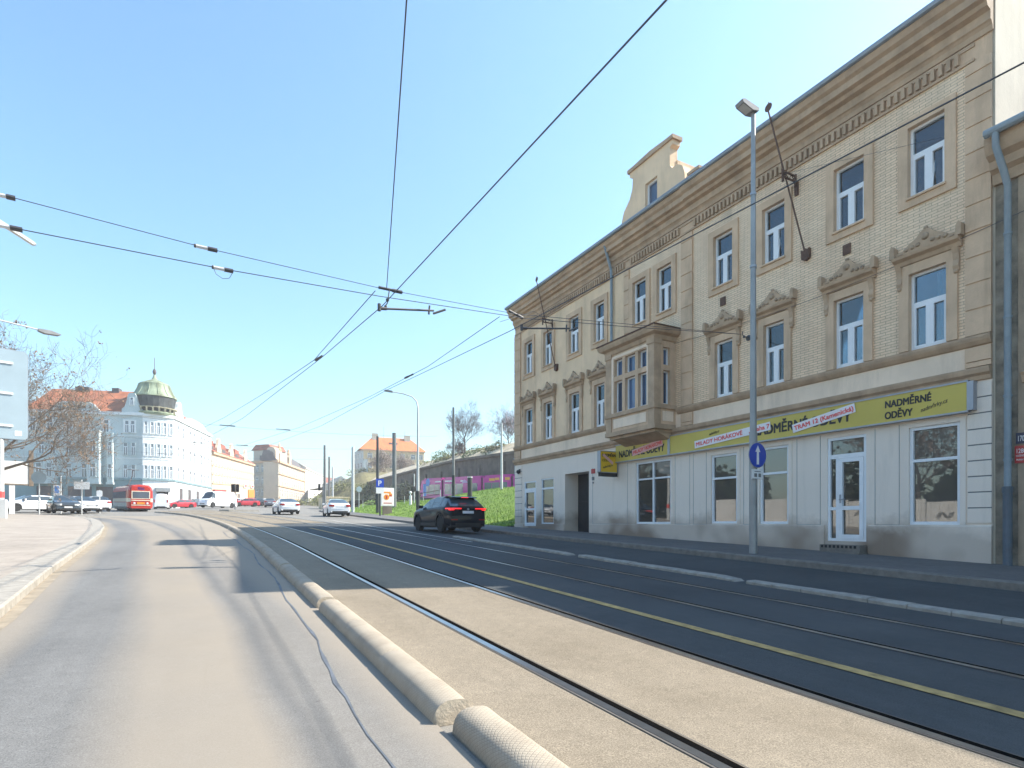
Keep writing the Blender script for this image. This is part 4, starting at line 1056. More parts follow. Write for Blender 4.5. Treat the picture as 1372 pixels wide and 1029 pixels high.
    for e in (-1, 1):
        m = MB(); zp = (.80 if kind == 'suv' else .72 if kind != 'van' else .6) if e == -1 else .40
        ex = e*(L/2+.008)+(0.0 if zp < interp(K['belt'], e*L/2) else -e*.012)
        m.box(min(ex, ex-e*.03), max(ex, ex-e*.03)+.006*e if e > 0 else max(ex, ex-e*.03), -.26, .26, zp, zp+.115); m.build('number_plate', M['plate']).parent = root
        m = MB(); m.prism([(e*(L/2+.015), -.55), (e*(L/2+.015), .55), (e*(L/2-.06), .80), (e*(L/2-.25), .80), (e*(L/2-.25), -.80), (e*(L/2-.06), -.80)], .24, .40 if e < 0 else .36, axis='z'); m.build('bumper_insert', M['clad']).parent = root
    m = MB(); m.box(L/2-.03, L/2+.012, -.42, .42, .50, .60); m.build('grille', M['clad']).parent = root
    # door shut lines and handles
    for s in (-1, 1):
        for p in [K['pill'][0], cd-.22]+([K['pill'][-1]-.02] if len(K['pill']) > 1 else [-1.02] if kind == 'sedan' else []):
            y_ = hw(p)*1.0; m = MB()
            m.add([(p-.006, s*(y_+.003), .38), (p+.006, s*(y_+.003), .38), (p+.006, s*(y_*.99+.004), interp(K['belt'], p)-.05), (p-.006, s*(y_*.99+.004), interp(K['belt'], p)-.05)], [(0, 1, 2, 3)])
            m.build('shut_line', M['dark'], fix=False).parent = root
    m = MB()
    for s in (-1, 1):
        for p in (K['pill'][0]+.16, K['pill'][0]-.78):
            if kind != 'van': m.box(p-.1, p+.1, s*hw(p)*.99-.012, s*hw(p)*.99+.018, interp(K['belt'], p)-.135, interp(K['belt'], p)-.11)
    if m.v: m.build('door_handle', paint_).parent = root
    if kind == 'suv':
        m = MB(); m.prism([(-1.60, 1.515), (-1.0, 1.585), (-1.75, 1.545), (-1.93, 1.50), (-1.90, 1.475)], -.60, .60, axis='n'); m.build('roof_spoiler', paint_).parent = root
        m = MB(); m.box(-1.945, -1.915, -.16, .16, 1.482, 1.502); m.build('brake_light', M['tail_on']).parent = root
        m = MB(); m.lathe([(.001, -.012), (.045, -.012), (.05, 0), (.05, .03)], (-L/2+.005, 0, .985), 14, axis='a'); m.build('emblem', M['alu']).parent = root
        m = MB()
        for s in (-1, 1):
            for w in K['wb']:
                pts = [(w+(arch+.045)*math.cos(math.pi*t/10), Rr+(arch+.045)*math.sin(math.pi*t/10)) for t in range(11)]+[(w+(arch-.005)*math.cos(math.pi*t/10), Rr+(arch-.005)*math.sin(math.pi*t/10)) for t in range(10, -1, -1)]
                m.prism(pts, s*(hw(w)-.02), s*(hw(w)+.012))
            m.box(-.93, .93, s*(W/2-.03)-.02, s*(W/2-.03)+.045, .27, .42)
        m.build('wheel_arch_cladding', M['clad']).parent = root
        for s in (-1, 1): m = MB(); m.box(-L/2-.02, -L/2+.1, min(s*.5, s*.78), max(s*.5, s*.78), .52, .56); m.build('reflector', M['tail']).parent = root
    return root
def gz(x, y, off=.004): return (x, y, g(x, y)+off)
N = R(90)
car('suv', M['p_black'], gz(9.8, 24.7), N+R(1.5), 'parked_suv', 'glossy black hatchback suv with red tail lights lit, in the kerb lane before the house', 'car', None, True)
car('sedan', M['p_white'], gz(6.55, 56.6), N+R(3), 'driving_car', 'white sedan driving away in the middle of the junction', 'car', 'cars in the junction')
car('sedan', M['p_white'], gz(9.9, 50.6), N-R(3), 'driving_car', 'white saloon driving away close to the right kerb', 'car', 'cars in the junction')
car('hatch', M['p_grey'], gz(9.7, 104.5), N-R(8), 'driving_car', 'dull grey hatchback driving away beyond the white sedan', 'car', 'cars in the junction')
car('hatch', M['p_dark'], (-10.2, 58.6, g(-10.2, 58.6)+.1), R(-72), 'parked_car', 'charcoal hatchback parked nose towards the camera at the pavement corner', 'car', 'cars parked at the left corner')
PKC = 'cars parked at the left corner'
car('hatch', M['p_white'], (-13.6, 65.2, g(-13.6, 65.2)+.1), R(208), 'parked_car', 'white hatchback parked left of the charcoal car, nose to the left', 'car', PKC)
car('hatch', M['p_navy'], (-14.6, 68.2, g(-14.6, 68.2)+.1), R(212), 'parked_car', 'dark blue car parked behind the white hatchback on the left', 'car', PKC)
car('sedan', M['p_white'], (-9.9, 64.3, g(-9.9, 64.3)+.1), R(-62), 'parked_car', 'white saloon parked just behind the charcoal car', 'car', PKC)
car('hatch', M['p_white'], (-9.5, 68.6, g(-9.5, 68.6)+.1), R(112), 'parked_car', 'white car with its red tail lamp towards the tram, rearmost in the parked row', 'car', PKC)
FR = 'vehicles before the far buildings'
car('van', M['p_white'], gz(-5.9, 104.0), N, 'parked_van', 'small white van seen from behind beside the red tram', 'van', FR)
car('hatch', M['p_red'], gz(-3.6, 110.6), R(205), 'parked_car', 'long low red car below the pale corner building', 'car', FR)
car('hatch', M['p_navy'], gz(-1.7, 121.5), R(215), 'parked_car', 'dark blue car standing between the red car and the white van', 'car', FR)
car('van', M['p_white'], gz(1.6, 92.0), R(222), 'driving_van', 'white delivery van with dark windscreen turning in the junction', 'van', FR)
car('hatch', M['p_white'], gz(4.4, 117.5), R(200), 'parked_car', 'white car right behind the white delivery van', 'car', FR)
car('hatch', M['p_red'], gz(6.3, 111.0), R(190), 'parked_car', 'crimson car behind the traffic light island', 'car', FR)
car('hatch', M['p_dark'], gz(8.0, 118.0), R(195), 'parked_car', 'dark car just right of the crimson car', 'car', FR)
car('sedan', M['p_white'], gz(10.2, 125.0), R(195), 'parked_car', 'white car below the orange shop front', 'car', FR)

# ---- old red and cream tram
def tram_red():
    x0, y0 = -6.35, 76.2; hdg = Vector((x0+9.45, y0-90.2, 0)).normalized()
    rz = math.atan2(hdg.y, hdg.x); slope = -math.atan(.0345)
    root = empty('tram_car', (x0, y0, g(x0, y0)+.01), 'old red and cream tram with orange front panel coming round the curve', 'tram', None, rz); root.rotation_euler.y = -slope*.8
    Lt = 14.0; W = 2.5
    def ring(x, zmax, f):
        w = W/2*f
        return [(w*.93, .38), (w, .55), (w, .75), (w, 1.02), (w, 1.10), (w, 1.46), (w, 1.50), (w*.985, 2.35), (w*.97, 2.42), (w*.90, 2.72), (w*.70, zmax-.08), (0, zmax)]
    st = [(-Lt, .72, .80), (-Lt+.12, .86, .95), (-Lt+.5, .97, 1), (-Lt+1, 1, 1)]+[(-Lt+1+i*1.2, 1, 1) for i in range(1, 10)]+[(-.9, 1, 1), (-.45, .96, .99), (-.12, .86, .95), (0, .74, .86)]
    bm_ = MB(); rows = []
    for x, f, h in st:
        rr = ring(x, 3.05 if h >= .99 else 3.05-(1-h)*1.1, f); rows.append([(x, y, z) for y, z in rr]+[(x, -y, z) for y, z in reversed(rr[:-1])])
    k = len(rows[0])
    for i in range(len(rows)-1):
        for j in range(k-1):
            jj = j if j < k//2 else k-2-j; zmid = (rows[i][j][2]+rows[i][j+1][2])/2
            m = 0
            if 1.0 < zmid < 1.11: m = 0
            elif 1.11 < zmid < 1.49: m = 1 
            if .4 < zmid < 1.0: m = 2 if rows[i][0][0] < -1.3 else 0
            if zmid > 2.4: m = 0
            bm_.add([rows[i][j], rows[i+1][j], rows[i+1][j+1], rows[i][j+1]], [(0, 1, 2, 3)], m)
    for e in (0, -1): bm_.add(rows[e], [tuple(range(k))], 0)
    b = bm_.build('body', [M['tramred'], M['tramcream'], M['galv']], smooth=True, split=35); b.parent = root
    def piece(nm, m, boxes):
        q = MB()
        for bx_ in boxes: q.box(*bx_)
        o = q.build(nm, M[m]); o.parent = root; return o
    for s in (-1, 1):
        for i in range(9):
            x = -13.1+i*1.32; piece('side_window', 'glass_far', [(x, x+1.02, s*1.25-.02, s*1.25+.02, 1.52, 2.28)])
    piece('windscreen', 'glass_far', [(-.05, .03, -.78, .78, 1.52, 2.22)]); piece('windscreen_frame', 'tramcream', [(-.06, .02, -.88, .88, 1.44, 1.51), (-.06, .02, -.88, .88, 2.23, 2.32), (-.06, .02, -.88, -.79, 1.51, 2.23), (-.06, .02, .79, .88, 1.51, 2.23)])
    piece('destination_box', 'blue', [(-.12, .0, -.30, .34, 2.42, 2.74)]); piece('front_band', 'tramcream', [(-.1, .035, -.88, .88, 1.22, 1.32), (-.1, .03, -.9, .9, .70, .78)])
    piece('front_panel', 'tramorange', [(-.1, .045, -.36, .36, .84, 1.06)])
    for s in (-1, 1):
        q = MB(); q.lathe([(.001, .05), (.1, .045), (.12, 0)], (0, s*.62, .95), 12, axis='a'); o = q.build('headlight', M['head']); o.parent = root
    piece('bumper', 'clad', [(-.7, -.08, -.85, .85, .28, .56)])
    for x in (-2.6, -4.5, -9.5, -11.4):
        q = MB(); q.lathe([(.32, -1.0), (.35, -.9), (.35, .9), (.32, 1.0)], (x, 0, .35), 16, axis='n'); o = q.build('wheelset', M['clad']); o.parent = root
    piece('underframe', 'clad', [(-13.2, -.7, -1.05, 1.05, .2, .5)])
    q = MB(); q.tube([(-6, -.5, 3.05), (-7.4, 0, 3.9), (-5.8, 0, 4.9)], .03, 5); q.tube([(-5.8, -.6, 4.92), (-5.8, .6, 4.92)], .03, 5); q.box(-7, -5.4, -.6, .6, 3.02, 3.12); o = q.build('pantograph', M['rust']); o.parent = root
tram_red()
# ---- magenta articulated tram behind the grass bank
def tram_mag():
    p0, p1 = Vector((35.1, 57.5, 0)), Vector((30.36, 88.3, 0)); z = bank(31, 70)+.02
    u = (p0-p1).normalized(); Lt = (p0-p1).length
    root = empty('tram_train', (p1.x, p1.y, 0), 'modern magenta tram with teal windows running along the stone retaining wall', 'tram')
    za, zb2 = 4.87, 3.75
    mb = MB((p1.x, p1.y, 0), (u.x, u.y))     # a from far (left) to near (right), n towards the street
    zz = lambda a: za+(zb2-za)*a/Lt
    def q(nm, m, rects, n0, n1, par=root):
        k = MB((p1.x, p1.y, 0), (u.x, u.y))
        for a0, a1, z0, z1 in rects:
            v = [(a0, n0, zz(a0)+z0), (a1, n0, zz(a1)+z0), (a1, n0, zz(a1)+z1), (a0, n0, zz(a0)+z1), (a0, n1, zz(a0)+z0), (a1, n1, zz(a1)+z0), (a1, n1, zz(a1)+z1), (a0, n1, zz(a0)+z1)]
            k.add(v, [(0, 1, 2, 3), (4, 5, 6, 7), (0, 1, 5, 4), (1, 2, 6, 5), (2, 3, 7, 6), (3, 0, 4, 7)])
        o = k.build(nm, M[m]); link(o, par); return o
    secs = [(.9, 7.0), (7.5, 14.2), (14.7, 17.6), (18.1, 24.4), (24.9, Lt)]
    for i, (a0, a1) in enumerate(secs):
        b = q('body', 'magenta', [(a0, a1, .45, 3.25)], -2.45, 0); q('roof', 'magenta', [(a0+.15, a1-.15, 3.25, 3.5)], -2.2, -.25, b); q('skirt', 'clad', [(a0+.2, a1-.2, .1, .45)], -2.2, -.1, b)
        w = [(a0+.4+j*1.75, min(a0+.4+j*1.75+1.66, a1-.3), .98, 2.5) for j in range(int((a1-a0-.6)/1.75)+1) if a0+.5+j*1.75+.6 < a1-.35]
        for r_ in w: q('side_window', 'tramteal', [r_], -.01, .012)
    for a0, a1 in ((7.0, 7.5), (14.2, 14.7), (17.6, 18.1), (24.4, 24.9)): q('bellows', 'clad', [(a0, a1, .5, 3.2)], -2.3, -.12)
    nose = MB((p1.x, p1.y, 0), (u.x, u.y)); nose.prism([(.9, za+.45), (.0, za+.6), (-.25, za+1.2), (.1, za+2.3), (.5, za+3.1), (.9, za+3.25)], -2.35, -.1); link(nose.build('nose', M['magenta']), root)
    q('door', 'skyblue', [(1.2, 2.2, .6, 2.6)], -.01, .014)
    d = MB((p1.x, p1.y, 0), (u.x, u.y)); d.lathe([(.001, .02), (.62, .02), (.62, .0)], (2.7, 0, za-.1+2.85), 20, axis='n'); link(d.build('blue_disc', M['skyblue']), root)
    fr_ = MB((p1.x, p1.y, 0), (u.x, u.y))
    q('white_print', 'signwhite', [(5.0, 6.7, 2.80, 2.98), (8.0, 10.4, 2.80, 3.0), (12.4, 13.6, 2.75, 2.95)], .0, .014)
    for c, r_, zc in ((13.5, .8, 2.55), (19.0, 1.3, .55)):
        k = MB((p1.x, p1.y, 0), (u.x, u.y)); k.prism([(c-r_, zz(c)+zc), (c-r_*.5, zz(c)+zc+.35), (c, zz(c)+zc+.5), (c+r_*.6, zz(c)+zc+.3), (c+r_, zz(c)+zc)], .013, .02); link(k.build('pale_print', M['lilac']), root)
    q('orange_print', 'orange', [(19.6, 20.9, 2.7, 3.05), (21.0, 21.9, 2.8, 3.1), (23.2, 24.2, 2.75, 3.1)], .0, .014)
    q('white_poster', 'lilac', [(21.3, 22.3, .6, 1.6)], .0, .016)
tram_mag()

# ================================================================== POLES, LAMPS, SIGNS
def pole(x, y, zt, r0, r1, m, name, lab, cat='pole', group=None, z=None, base=None):
    z = g(x, y) if z is None else z; o = empty(name, (x, y, z), lab, cat, group)
    b = MB(); b.tube([(x, y, z-.2), (x, y, z+1.2), (x, y, zt)], [r0, r0, r1], 12); link(b.build('shaft', M[m], smooth=True, split=40), o)
    if base: c = MB(); c.tube([(x, y, z-.2), (x, y, z+base[1])], base[0], 12); link(c.build('shaft_base', M[base[2]], smooth=True, split=40), o)
    return o
# street lamp on the right pavement with its signs
LX, LY = 12.02, 9.78; lz = g(LX, LY)+.12
L1 = pole(LX, LY, 11.55, .088, .052, 'galv', 'street_lamp', 'tall grey street lamp with a flat head on the right pavement', 'lamp', None, lz)
q = MB(); q.tube([(LX, LY, lz-.1), (LX, LY, lz+3.0)], .098, 14); link(q.build('pole_base', M['galv'], smooth=True, split=40), L1)
q = MB(); q.tube([(LX, LY, lz+7.1), (LX, LY, lz+7.16)], .082, 12); q.tube([(LX, LY, lz+8.9), (LX, LY, lz+8.96)], .075, 12); link(q.build('pole_collar', M['alu']), L1)
q = MB((LX, LY, 0), (-1, .12)); q.prism([(-.06, 11.52), (.13, 11.50), (.42, 11.61), (.46, 11.68), (.38, 11.71), (.07, 11.63), (-.07, 11.59)], -.13, .13); h = q.build('lamp_head', M['lampbody']); link(h, L1)
q = MB((LX, LY, 0), (-1, .12)); q.add([(.15, -.1, 11.504), (.40, -.1, 11.598), (.40, .1, 11.598), (.15, .1, 11.504)], [(0, 1, 2, 3)]); link(q.build('lamp_lens', M['lampglass']), h)
sy = LY-.115
T = empty('traffic_sign', (LX, sy, lz+2.6), 'round blue sign with white upward arrow and small white plate on the lamp post', 'sign')
def disc(nm, c, r, m, par, fr_, n0, n1, seg=32):
    k = MB((c[0], c[1], 0), fr_); k.prism([(r*math.cos(2*math.pi*i/seg), c[2]+r*math.sin(2*math.pi*i/seg)) for i in range(seg)], n0, n1); o = k.build(nm, M[m]); link(o, par); return o
cz = 3.01
disc('sign_rim', (LX, sy, cz), .315, 'alu', T, (1, 0), 0, .012); disc('sign_disc', (LX, sy, cz), .30, 'blue', T, (1, 0), .012, .018)
k = MB((LX, sy, 0), (1, 0)); k.prism([(-.042, cz-.23), (.042, cz-.23), (.036, cz+.08), (.088, cz+.08), (0, cz+.24), (-.088, cz+.08), (-.036, cz+.08)], .018, .022); link(k.build('arrow', M['signwhite']), T)
k = MB((LX, sy, 0), (1, 0)); k.box(-.2, .2, 0, .012, 2.42, 2.66); pl_ = k.build('sub_plate', M['signwhite']); link(pl_, T)
k = MB((LX, sy, 0), (1, 0)); k.box(-.11, .11, .012, .015, 2.595, 2.615); k.box(-.12, -.02, .012, .015, 2.47, 2.56); k.box(.03, .12, .012, .015, 2.47, 2.56); k.box(-.2, .2, .012, .014, 2.42, 2.428); link(k.build('plate_marks', M['polegrey']), pl_)

PG = 'overhead wire poles along the tram line'
pole(14.82, 55.6, 9.75, .16, .12, 'poledark', 'wire_pole', 'dark slim wire pole behind the blue square sign', 'pole', PG, bank(14.82, 55.6))
pole(18.0, 60.7, 11.0, .235, .225, 'polegrey', 'wire_pole', 'thick blunt grey wire pole right behind the poster panel', 'pole', PG, bank(18, 60.7))
pole(17.9, 43.7, 10.75, .115, .09, 'polegrey', 'wire_pole', 'tall wire pole with black lower half rising behind the black car', 'pole', PG, bank(17.9, 43.7), base=(.14, 2.6, 'poledark'))
pole(23.65, 46.3, 10.3, .11, .075, 'polelight', 'wire_pole', 'pale thin wire pole on the grass crest nearest the house', 'pole', PG, bank(23.65, 46.3))
pole(14.06, 62.8, 9.5, .17, .15, 'polelight', 'wire_pole', 'whitish wire pole beside the white saloon', 'pole', PG, bank(14.06, 62.8))
pole(14.67, 82.9, 12.1, .20, .15, 'polegrey', 'wire_pole', 'tall grey wire pole left of the hillside, nearest of the far row', 'pole', PG)
pole(18.07, 98.0, 12.2, .20, .15, 'polegrey', 'wire_pole', 'grey wire pole in the far row, second from the left', 'pole', PG)
pole(21.9, 115.2, 12.2, .20, .15, 'polelight', 'wire_pole', 'pale wire pole at the back of the far row', 'pole', PG)
zb_ = bank(21.0, 45.5)
S_ = pole(18.3, 41.3, 4.86, .19, .19, 'poledark', 'broad_post', 'broad dark post standing before the magenta tram', 'post', None, bank(18.3, 41.3))
k = MB(); k.tube([(18.3, 41.3, 4.86), (18.3, 41.3, 4.93)], .20, 12); link(k.build('cap', M['signwhite']), S_)
# curved street lamp
lz2 = bank(14.7, 43.2)
L2 = pole(14.7, 43.2, 10.3, .12, .065, 'polelight', 'street_lamp', 'street lamp with a long curved arm above the far pavement', 'lamp', None, lz2, base=(.15, 2.0, 'poledark'))
k = MB(); k.tube([(14.7, 43.2, 10.3), (14.62, 43.25, 10.8), (14.3, 43.4, 11.2), (13.7, 43.7, 11.42), (12.95, 44.1, 11.58)], [.06, .055, .05, .045, .04], 8); a = k.build('arm', M['polelight'], smooth=True, split=50); link(a, L2)
k = MB((12.95, 44.1, 0), (-.88, .47)); k.prism([(0, 11.52), (.62, 11.62), (.68, 11.68), (.5, 11.73), (0, 11.64)], -.14, .14); link(k.build('lamp_head', M['lampbody']), L2)
# blue square sign on dark post
x, y = 13.03, 48.1; z = g(x, y)+.12
T2 = pole(x, y, z+3.15, .07, .07, 'poledark', 'parking_sign', 'blue square sign with white letter P over a white plate on a dark post', 'sign', None, z)
k = MB((x, y-.09, 0), (1, 0)); k.box(-.36, .30, 0, .03, z+2.4, z+3.12); b = k.build('sign_board', M['blue']); link(b, T2)
text('letter', 'P', .62, MB((x, y-.09, 0), (1, 0)), -.22, z+2.54, .032, M['signwhite'], b, bold=.01)
k = MB((x, y-.09, 0), (1, 0)); k.box(-.36, .30, 0, .03, z+1.88, z+2.38); link(k.build('sub_plate', M['signwhite']), T2)
# poster panel
x, y = 14.55, 51.3; z = bank(x, y)
P_ = empty('poster_panel', (x, y, z), 'white poster panel with orange print on a grey pedestal', 'advert panel')
u_ = (1, .12); k = MB((x, y, 0), u_); k.box(-.62, .62, -.12, .12, z+.75, z+2.4); link(k.build('panel_frame', M['signwhite']), P_)
k = MB((x, y, 0), u_); k.box(-.55, .55, .12, .135, z+.82, z+2.33); po = k.build('poster', M['poster']); link(po, P_)
k = MB((x, y, 0), u_)
k.lathe([(.001, .145), (.26, .145), (.26, .135)], (-.12, 0, z+1.55), 16, axis='n'); k.box(.12, .42, .135, .14, z+1.62, z+1.9); k.box(-.4, .3, .135, .139, z+1.9, z+2.05); link(k.build('poster_print', M['tramorange']), po)
k = MB((x, y, 0), u_); k.box(-.2, -.05, .135, .15, z+1.38, z+1.7); k.box(-.4, .4, .135, .139, z+.98, z+1.06); k.box(.15, .4, .135, .143, z+1.66, z+1.76); link(k.build('poster_mark', M['redplate']), po)
k = MB((x, y, 0), u_); k.box(-.42, .42, -.1, .1, z-.3, z+.75); link(k.build('pedestal', M['wallst']), P_)
# round sign seen from behind
x, y = 17.7, 75.6; z = bank(x, y)
T3 = pole(x, y, z+2.9, .05, .05, 'polelight', 'traffic_sign', 'round sign seen from behind on a pale post by the railing', 'sign', None, z); disc('sign_disc', (x, y-.07, z+2.5), .36, 'signback', T3, (1, 0), 0, .03)
# railing on the crest
RL = empty('railing', (20, 78, bank(20, 78)), 'low brown pipe railing along the top of the far grass', 'railing')
pts = [(16.2, 79), (18.2, 75.5), (20.0, 72.0), (21.6, 68.5), (22.8, 65.0), (23.6, 61.5)]
for hh in (.55, 1.0): k = MB(); k.tube([(a, b, bank(a, b)+hh) for a, b in pts], .035, 5); link(k.build('rail', M['rust']), RL)
for a, b in pts: k = MB(); k.tube([(a, b, bank(a, b)-.1), (a, b, bank(a, b)+1.0)], .045, 5); link(k.build('post', M['polelight']), RL)
# white bollard and dark signal ball by the tram
x, y = 18.9, 57.9; z = bank(x, y); BO = empty('bollard', (x, y, z), 'short white bollard with ball top on the grass beside the curved lamp', 'bollard')
k = MB(); k.tube([(x, y, z-.1), (x, y, z+1.0)], .14, 10); link(k.build('body', M['signwhite']), BO)
k = MB(); k.sph((x, y, z+1.3), .15); k.tube([(x, y, z+.98), (x, y, z+1.2)], .05, 8); link(k.build('ball_top', M['signwhite'], smooth=True), BO)
x, y = 19.9, 59.7; z = bank(x, y); SB = empty('signal_post', (x, y, z), 'thin post with a round dark tram signal left of the curved lamp', 'signal')
k = MB(); k.tube([(x, y, z-.1), (x, y, 6.6)], .06, 8); link(k.build('post', M['polelight']), SB); k = MB(); k.lathe([(.001, -.12), (.26, -.1), (.3, 0), (.26, .1), (.001, .12)], (x-.1, y-.15, 4.95), 14, axis='n'); link(k.build('signal_head', M['clad']), SB)
# traffic lights
def tlight(x, y, zh, lab, heads, r=.06, arm=None):
    z = g(x, y); o = pole(x, y, zh+.5, r, r, 'polegrey', 'traffic_light', lab, 'traffic light', 'traffic lights at the junction', z)
    for dx, dy in heads:
        k = MB((x+dx, y+dy, 0), (1, -.2)); k.box(-.15, .15, -.13, .13, zh-.42, zh+.42)
        for i in range(3): k.lathe([(.11, .13), (.13, .26), (.11, .26), (.09, .14)], (0, 0, zh-.27+.27*i), 10, axis='n')
        h = k.build('signal_head', M['clad']); link(h, o)
        k = MB((x+dx, y+dy, 0), (1, -.2))
        for i in range(3): k.lathe([(.001, .15), (.10, .145)], (0, 0, zh-.27+.27*i), 10, axis='n')
        link(k.build('signal_lens', M['dark']), h)
    return o
tlight(2.84, 68.8, 5.05, 'traffic light with two black heads on the small island', [(-.22, 0), (.24, .05)])
tlight(14.0, 80.5, 6.1, 'traffic light with one black head beside the far row of wire poles', [(-.45, 0)])
k = MB(); zi = g(2.8, 68.6); k.prism([(1.3, 68.0), (2.2, 67.6), (5.2, 68.3), (5.0, 69.4), (1.6, 69.2)], zi-.1, zi+.16, axis='z'); tag(k.build('traffic_island', M['kerb']), 'small raised kerbed island carrying the two headed traffic light', 'island')
# left side: large sign seen from behind
x, y = -10.02, 41.55; z = g(x, y)+.1
BG = pole(x, y, 8.6, .15, .12, 'polelight', 'direction_sign', 'large blank grey sign back on a white pole at the left edge', 'sign', None, z)
k = MB((x, y-.16, 0), (1, .28)); W_ = 2.2
def rr(a0, a1, z0, z1, r):
    p = []
    for cx, cz_, s in ((a1-r, z1-r, 0), (a0+r, z1-r, 1), (a0+r, z0+r, 2), (a1-r, z0+r, 3)):
        for t in range(6): an = math.pi/2*(s+t/5); p.append((cx+r*math.cos(an), cz_+r*math.sin(an)))
    return p
k.prism(rr(-1.7, 1.17, 6.02, 10.98, .22), -.03, 0); bp_ = k.build('sign_board', M['signback']); link(bp_, BG)
k = MB((x, y-.16, 0), (1, .28)); k.prism(rr(-1.73, 1.2, 5.99, 11.01, .25), -.045, -.031); link(k.build('board_edge', M['alu']), BG)
for zr in (6.75, 8.55, 10.25):
    k = MB((x, y-.16, 0), (1, .28)); k.box(-1.5, .55, 0, .06, zr-.06, zr+.06); link(k.build('sign_rib', M['signwhite']), BG)
k = MB((x, y-.16, 0), (1, .28)); k.box(.62, .92, 0, .008, 6.22, 6.5); link(k.build('sticker', M['signwhite']), BG)
k = MB(); k.tube([(x, y, z+1.15), (x, y, z+1.5)], .158, 12); link(k.build('red_sticker', M['redink']), BG)
k = MB(); k.box(x-.28, x+.3, y-.45, y-.05, z-.1, z+1.05); tag(k.build('switch_box', M['polelight']), 'pale switch box at the foot of the big sign pole', 'box')
# billboard
BB = empty('billboard', (-13, 58, g(-13, 58)), 'white billboard on columns behind the parked cars at the left edge', 'billboard')
k = MB((-12.2, 57.6, 0), (1, .3)); k.box(-4.2, -.0, -.25, 0, 4.35, 6.1); link(k.build('board', M['signwhite']), BB)
k = MB((-12.2, 57.6, 0), (1, .3)); k.box(.003, .28, -.3, .05, 4.2, 7.0); k.box(-4.2, -.0, -.3, .03, 4.25, 4.347); link(k.build('board_frame', M['bark']), BB)
for a in (-3.6, -1.0): k = MB((-12.2, 57.6, 0), (1, .3)); k.box(a-.17, a+.17, -.35, .0, 2.0, 4.25); link(k.build('column', M['signwhite']), BB)
# left: round sign back, banner, direction board, small sign
def backsign(x, y, ztop, lab, shape, name='traffic_sign'):
    z = g(x, y)+.1; o = pole(x, y, ztop, .045, .045, 'polelight', name, lab, 'sign', None, z); return o
o = backsign(-10.7, 53.3, 5.1, 'round grey sign back on a thin post before the parked cars', 0); disc('sign_disc', (-10.7, 53.22, 4.62), .46, 'signback', o, (1, -.1), 0, .03)
o = backsign(-9.05, 58.9, 4.9, 'small white rectangular direction board above the charcoal car', 0, 'direction_board'); k = MB((-9.05, 58.8, 0), (1, -.1)); k.box(-.5, .55, 0, .04, 4.1, 4.72); link(k.build('board', M['signwhite']), o)
o = backsign(-8.45, 63.6, 4.3, 'little white shield sign over the rearmost white car', 0); k = MB((-8.45, 63.5, 0), (1, -.1)); k.prism(rr(-.22, .22, 3.7, 4.25, .12), 0, .03); link(k.build('sign_plate', M['signwhite']), o)
o = backsign(-11.1, 62.7, 5.4, 'pale blue upright banner on a flagpole behind the charcoal car', 0, 'flag_banner'); k = MB((-11.1, 62.65, 0), (1, -.1)); k.box(-.5, -.05, 0, .03, 3.0, 4.6); link(k.build('banner', M['p_white']), o)
k = MB((-11.1, 62.65, 0), (1, -.1)); k.box(-.42, -.13, .03, .035, 3.9, 4.5); link(k.build('banner_print', M['skyblue']), o)
# street lamps whose masts stand left of the view
o = empty('street_lamp', (-14.5, 41.0, g(-14.5, 41)), 'street lamp arm reaching in over the bare tree', 'lamp')
k = MB(); k.tube([(-14.5, 41, 1.4), (-14.5, 41, 11.6), (-14.2, 41.1, 12.6), (-13.2, 41.3, 13.0), (-8.6, 43.1, 12.72)], [.12, .09, .07, .06, .04], 8); link(k.build('mast', M['polelight'], smooth=True, split=40), o)
k = MB((-8.7, 43.05, 0), (.93, .36)); k.prism([(0, 12.64), (.3, 12.55), (.95, 12.58), (1.08, 12.66), (.6, 12.78), (0, 12.76)], -.17, .17); link(k.build('lamp_head', M['lampbody']), o)
o = empty('street_lamp', (-7.2, 13.4, g(-7.2, 13.4)), 'pale street lamp arm tip at the left edge below the wires', 'lamp')
k = MB(); k.tube([(-7.2, 13.4, .5), (-7.2, 13.4, 7.9), (-6.9, 13.55, 8.2), (-5.5, 14.2, 7.95), (-3.9, 15.0, 7.55)], [.09, .07, .055, .05, .045], 8); link(k.build('mast', M['polelight'], smooth=True, split=40), o)
k = MB((-3.95, 14.98, 0), (.9, .43)); k.prism([(0, 7.52), (.85, 7.16), (.9, 7.18), (.86, 7.22), (.4, 7.42), (0, 7.58)], -.05, .05); link(k.build('lamp_head', M['polelight']), o)

# ================================================================== OVERHEAD WIRES
WG = 'overhead tram wires'
def wire(pts, r, lab, name='contact_wire', group=WG, m='wire'):
    mb = MB(); mb.tube(pts, r, 5); o = mb.build(name, M[m], smooth=True); tag(o, lab, 'wire', group); return o
def sag(a, b, s, n=12):
    a, b = Vector(a), Vector(b); return [tuple(a.lerp(b, t/n)-Vector((0, 0, s*4*(t/n)*(1-t/n)))) for t in range(n+1)]
c1 = [(3.1, -6, 5.1), (3.1, 3.3, 5.33), (3.08, 11.2, 5.62), (2.84, 16.6, 5.92), (1.62, 30.8, 6.42), (-.9, 50, 7.2), (-4.2, 70, 7.95), (-9, 92, 8.8), (-14, 112, 9.5)]
wire(c1, .009, 'thick contact wire over the nearer track')
o2 = wire([(2.98, 11.35, 5.95), (2.75, 17.2, 6.0), (2.3, 24, 6.55), (.9, 36, 7.2), (-2.2, 56, 8.2)], .009, 'thin wire crossing the contact wire over the nearer track', 'feeder_wire')
